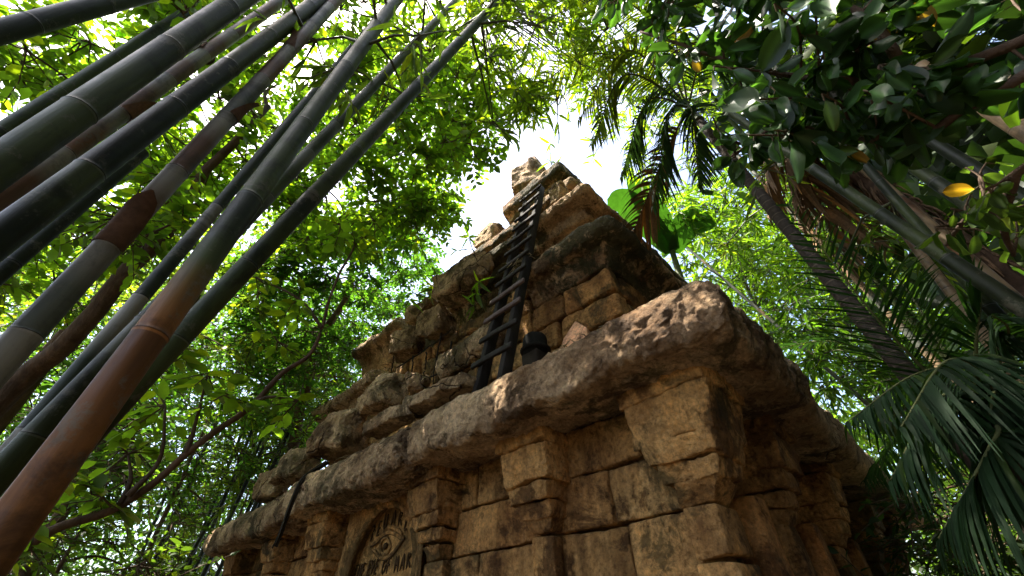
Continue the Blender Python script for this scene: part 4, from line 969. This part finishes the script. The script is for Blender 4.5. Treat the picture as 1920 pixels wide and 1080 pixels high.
# ------------------------------------------------------------------ near branch with big oval leaves
OX = np.linspace(0, 1, 9); OW = np.array([.06, .55, .82, .96, 1, .97, .86, .62, .1])
def big_leaves(mb, P, D, Nn, L, W, tint):
    S = unit(np.cross(Nn, D)); Nn = np.cross(D, S); n = len(P); V = np.zeros((n, 9, 5, 3)); cu = np.random.default_rng(n).uniform(.2, 1.8, n); tw_ = np.random.default_rng(n + 1).normal(size=n) * .12
    for k in range(9):
        for m, s in enumerate((-1, -.5, 0, .5, 1)):
            x = OX[k]; V[:, k, m] = P + D * (L * x)[:, None] + S * (W * .5 * OW[k] * s)[:, None] + Nn * (W * (.2 * s * s - .2 * cu * x * x + tw_ * s * x) + .018 * L * math.sin(x * 9 + s * 2))[:, None]
    i = np.arange(8)[:, None] * 5; j = np.arange(4)[None]; q = np.stack([i + j, i + j + 1, i + j + 6, i + j + 5], -1).reshape(-1, 4)
    o = np.arange(n)[:, None, None] * 45; tt = np.repeat(tint, 45, 0).reshape(n, 9, 5, 3); tt[:, :, 2] *= 2.2; mb.add(V.reshape(-1, 3), (q[None] + o).reshape(-1, 4), None, tt.reshape(-1, 3))
def near_branch(label, root, limbs, polys, seed, L, ratio, base, group=None, hang=.9, mat=THICK, per=7, gaps=.2):
    g_ = np.random.default_rng(seed); rt = empty('overhanging_branch', root); tag(rt, label, 'branch', group); bm, lm = MB(), MB(); nodes = []
    for l_ in limbs:
        p = spline([at(*q) for q in l_], 40); tube(bm, p + nvec(p * 3, seed) * .01, np.linspace(.03, .01, 40), 8, (.10, .065, .045)); nodes += list(p)
    nodes = np.array(nodes); P, D, Nn = [], [], []
    for poly, d0, d1, n in polys:
        for c in region(poly, d0, d1, n, g_):
            k = np.argmin(np.linalg.norm(nodes - c, axis=1)); a = nodes[k]; tp = spline([a, (a + c) / 2 + g_.normal(size=3) * .05, c], 8); tube(bm, tp, np.linspace(.009, .005, 8), 5, (.11, .07, .045), cap=False)
            d = unit(c - a + 1e-6); f = np.linspace(.3, 1, per)
            for u in f:
                pos = tp[int(u * 7)]; dr = unit(g_.normal(size=3) * .6 + d * .4 + (0, 0, -hang)); st = pos + dr * .04; tube(bm, [pos, st], [.005, .004], 4, (.12, .09, .05), cap=False); P.append(st); D.append(dr); Nn.append(unit(g_.normal(size=3)))
    P, D, Nn = map(np.array, (P, D, Nn)); n = len(P); Ls = L * g_.uniform(.55, 1.2, n) * np.clip(1.5 - .22 * np.array([depth(p) for p in P]), .6, 1.1); tn = tints(n, g_, base, .3, .03); k = g_.random(n) < .01; tn[k] = (.22, .12, .02)
    big_leaves(lm, P, D, Nn, Ls, Ls * ratio * g_.uniform(.85, 1.15, n), tn); bm.build('twigs', BARK, rt); lm.build('leaves', mat, rt)
near_branch('overhanging branch with big dark oval leaves filling the top right', at(2050, 20, 1.9),
    [[(2050, 20, 1.9), (1800, 120, 2.1), (1600, 150, 2.4), (1420, 130, 2.8), (1200, 60, 3.4)], [(2050, 60, 1.8), (1820, 200, 2.0), (1700, 270, 2.2), (1560, 250, 2.5)], [(1700, 130, 2.2), (1600, 20, 2.5), (1400, -10, 2.8), (1180, -20, 3.2)], [(1600, 150, 2.4), (1480, 220, 2.7), (1370, 290, 3)]],
    [([(1380, -60), (1980, -60), (1980, 150), (1820, 210), (1600, 200), (1400, 120)], 1.9, 2.7, 36), ([(1060, -60), (1420, -60), (1400, 130), (1180, 120)], 2.7, 3.6, 30), ([(1280, 110), (1500, 120), (1760, 180), (1740, 290), (1560, 260), (1400, 300), (1300, 220)], 2.2, 3.0, 30)], 601, .23, .47, (.022, .05, .013))
near_branch('small branch with lighter round leaves at the right edge below the dark leaves', at(2010, 260, 2.1),
    [[(2010, 260, 2.1), (1900, 330, 2.3), (1820, 400, 2.5), (1770, 460, 2.6)], [(1900, 330, 2.3), (1880, 420, 2.4), (1900, 480, 2.5)]],
    [([(1700, 320), (1940, 280), (1940, 480), (1800, 480)], 2.2, 2.8, 13)], 602, .15, .62, (.05, .085, .02), mat=LEAF, per=4)

# saplings rooted on the temple
for k, (px, py, X, s, lb) in enumerate([(892, 560, 3.62, 1.3, 'bright green bamboo sprig hanging left of the ladder'), (795, 552, 3.6, 1.5, 'bamboo sprig at the left broken edge of the middle tier'), (880, 468, 4.3, 1.3, 'leafy sprig standing against the sky on the left slope'), (1028, 300, 5.3, 1.7, 'dark leafy sprig on the topmost slab')]):
    g_ = np.random.default_rng(700 + k); c = onX(px, py, X); rt = empty('sapling', c + (.25, 0, -.1)); tag(rt, lb, 'sapling', 'saplings growing on the temple'); tw, lm = MB(), MB(); P, D, Nn = [], [], []
    for m in range(3):
        e = c + g_.normal(size=3) * .13 * s; tube(tw, spline([c + (.3, .05, -.1), c + (.1, 0, .08), e], 8), np.linspace(.013, .006, 8), 5, (.1, .12, .04), cap=False)
        for j in range(5): P.append(e); D.append(unit(g_.normal(size=3) + (-.3, 0, -.25))); Nn.append(unit(g_.normal(size=3) * .6 + (-.4, 0, .8)))
    n = len(P); Ls = .24 * s * g_.uniform(.7, 1.25, n); leaves(lm, P, D, Nn, Ls, Ls * .2, tints(n, g_, (.09, .16, .016), .25, .2), True); tw.build('stem', CULM, rt); lm.build('foliage', LEAF, rt)

# ------------------------------------------------------------------ far foliage
def far_mass(label, polys, seed, base, L, name='distant_foliage'):
    g_ = np.random.default_rng(seed); lm = MB()
    for poly, d0, d1, n in polys:
        C = region(poly, d0, d1, n, g_)
        m = 60; P = np.repeat(C, m, 0) + g_.normal(size=(len(C) * m, 3)) * .65; k = len(P)
        Ls = L * g_.uniform(.6, 1.3, k); leaves(lm, P, unit(g_.normal(size=(k, 3)) + (0, 0, -.3)), unit(g_.normal(size=(k, 3)) * .6 + (0, 0, 1)), Ls, Ls * .45, tints(k, g_, base, .4, .15))
    tag(lm.build(name, LEAF), label, 'foliage', kind='stuff')
far_mass('mass of far leaves behind the grove on the left', [([(-150, 420), (200, 420), (560, 540), (760, 560), (640, 760), (560, 900), (400, 1150), (-150, 1150)], 14, 20, 760)], 801, (.032, .07, .018), .22)
far_mass('mass of far leaves behind the palms on the right', [([(1280, 420), (1500, 330), (1980, 250), (1980, 1150), (1700, 1150), (1560, 800), (1400, 600)], 15, 21, 480)], 802, (.04, .075, .014), .3)
g_ = np.random.default_rng(900); lm = MB()  # unseen forest added to cut ambient light, dense right, open left
az = np.radians(np.concatenate([g_.uniform(215, 352, 640), g_.uniform(125, 215, 60)])); rr = g_.uniform(8, 13, 700)
C = np.stack([rr * np.cos(az), rr * np.sin(az), GZ + g_.uniform(0, 1, 700) ** .8 * np.where(np.arange(700) < 640, 17, 3.5)], 1)
C = np.concatenate([C, np.stack([g_.uniform(-8, 3, 260), g_.uniform(-12, -2.5, 260), g_.uniform(8, 13, 260)], 1)])  # unseen canopy overhead, added to darken the right-facing walls
P = np.repeat(C, 30, 0) + g_.normal(size=(960 * 30, 3)) * .9; k = len(P); Ls = .6 * g_.uniform(.6, 1.3, k)
leaves(lm, P, unit(g_.normal(size=(k, 3))), unit(g_.normal(size=(k, 3)) + (0, 0, .6)), Ls, Ls * .5, tints(k, g_, (.018, .036, .01), .3, .1))
tag(lm.build('light_blocking_forest', THICK), 'unseen forest added behind and right of the viewer to block light', 'forest', kind='stuff')
near = [([(1640, 980), (1720, 900), (1960, 880), (1960, 1150), (1640, 1150)], 4, 8, 70)]
c = np.array((1800, 1020.)); tree('leafy_shrub', 'dark low undergrowth in the lower right corner', [gp(*c, 6), gp(*c, 6) + (0, 0, .5), at(*c, 6)], .06, region(near[0][0], 4, 8, 70, R), 803, (.17, .3, (.02, .04, .012)), cat='shrub', r=.6, lance=True)
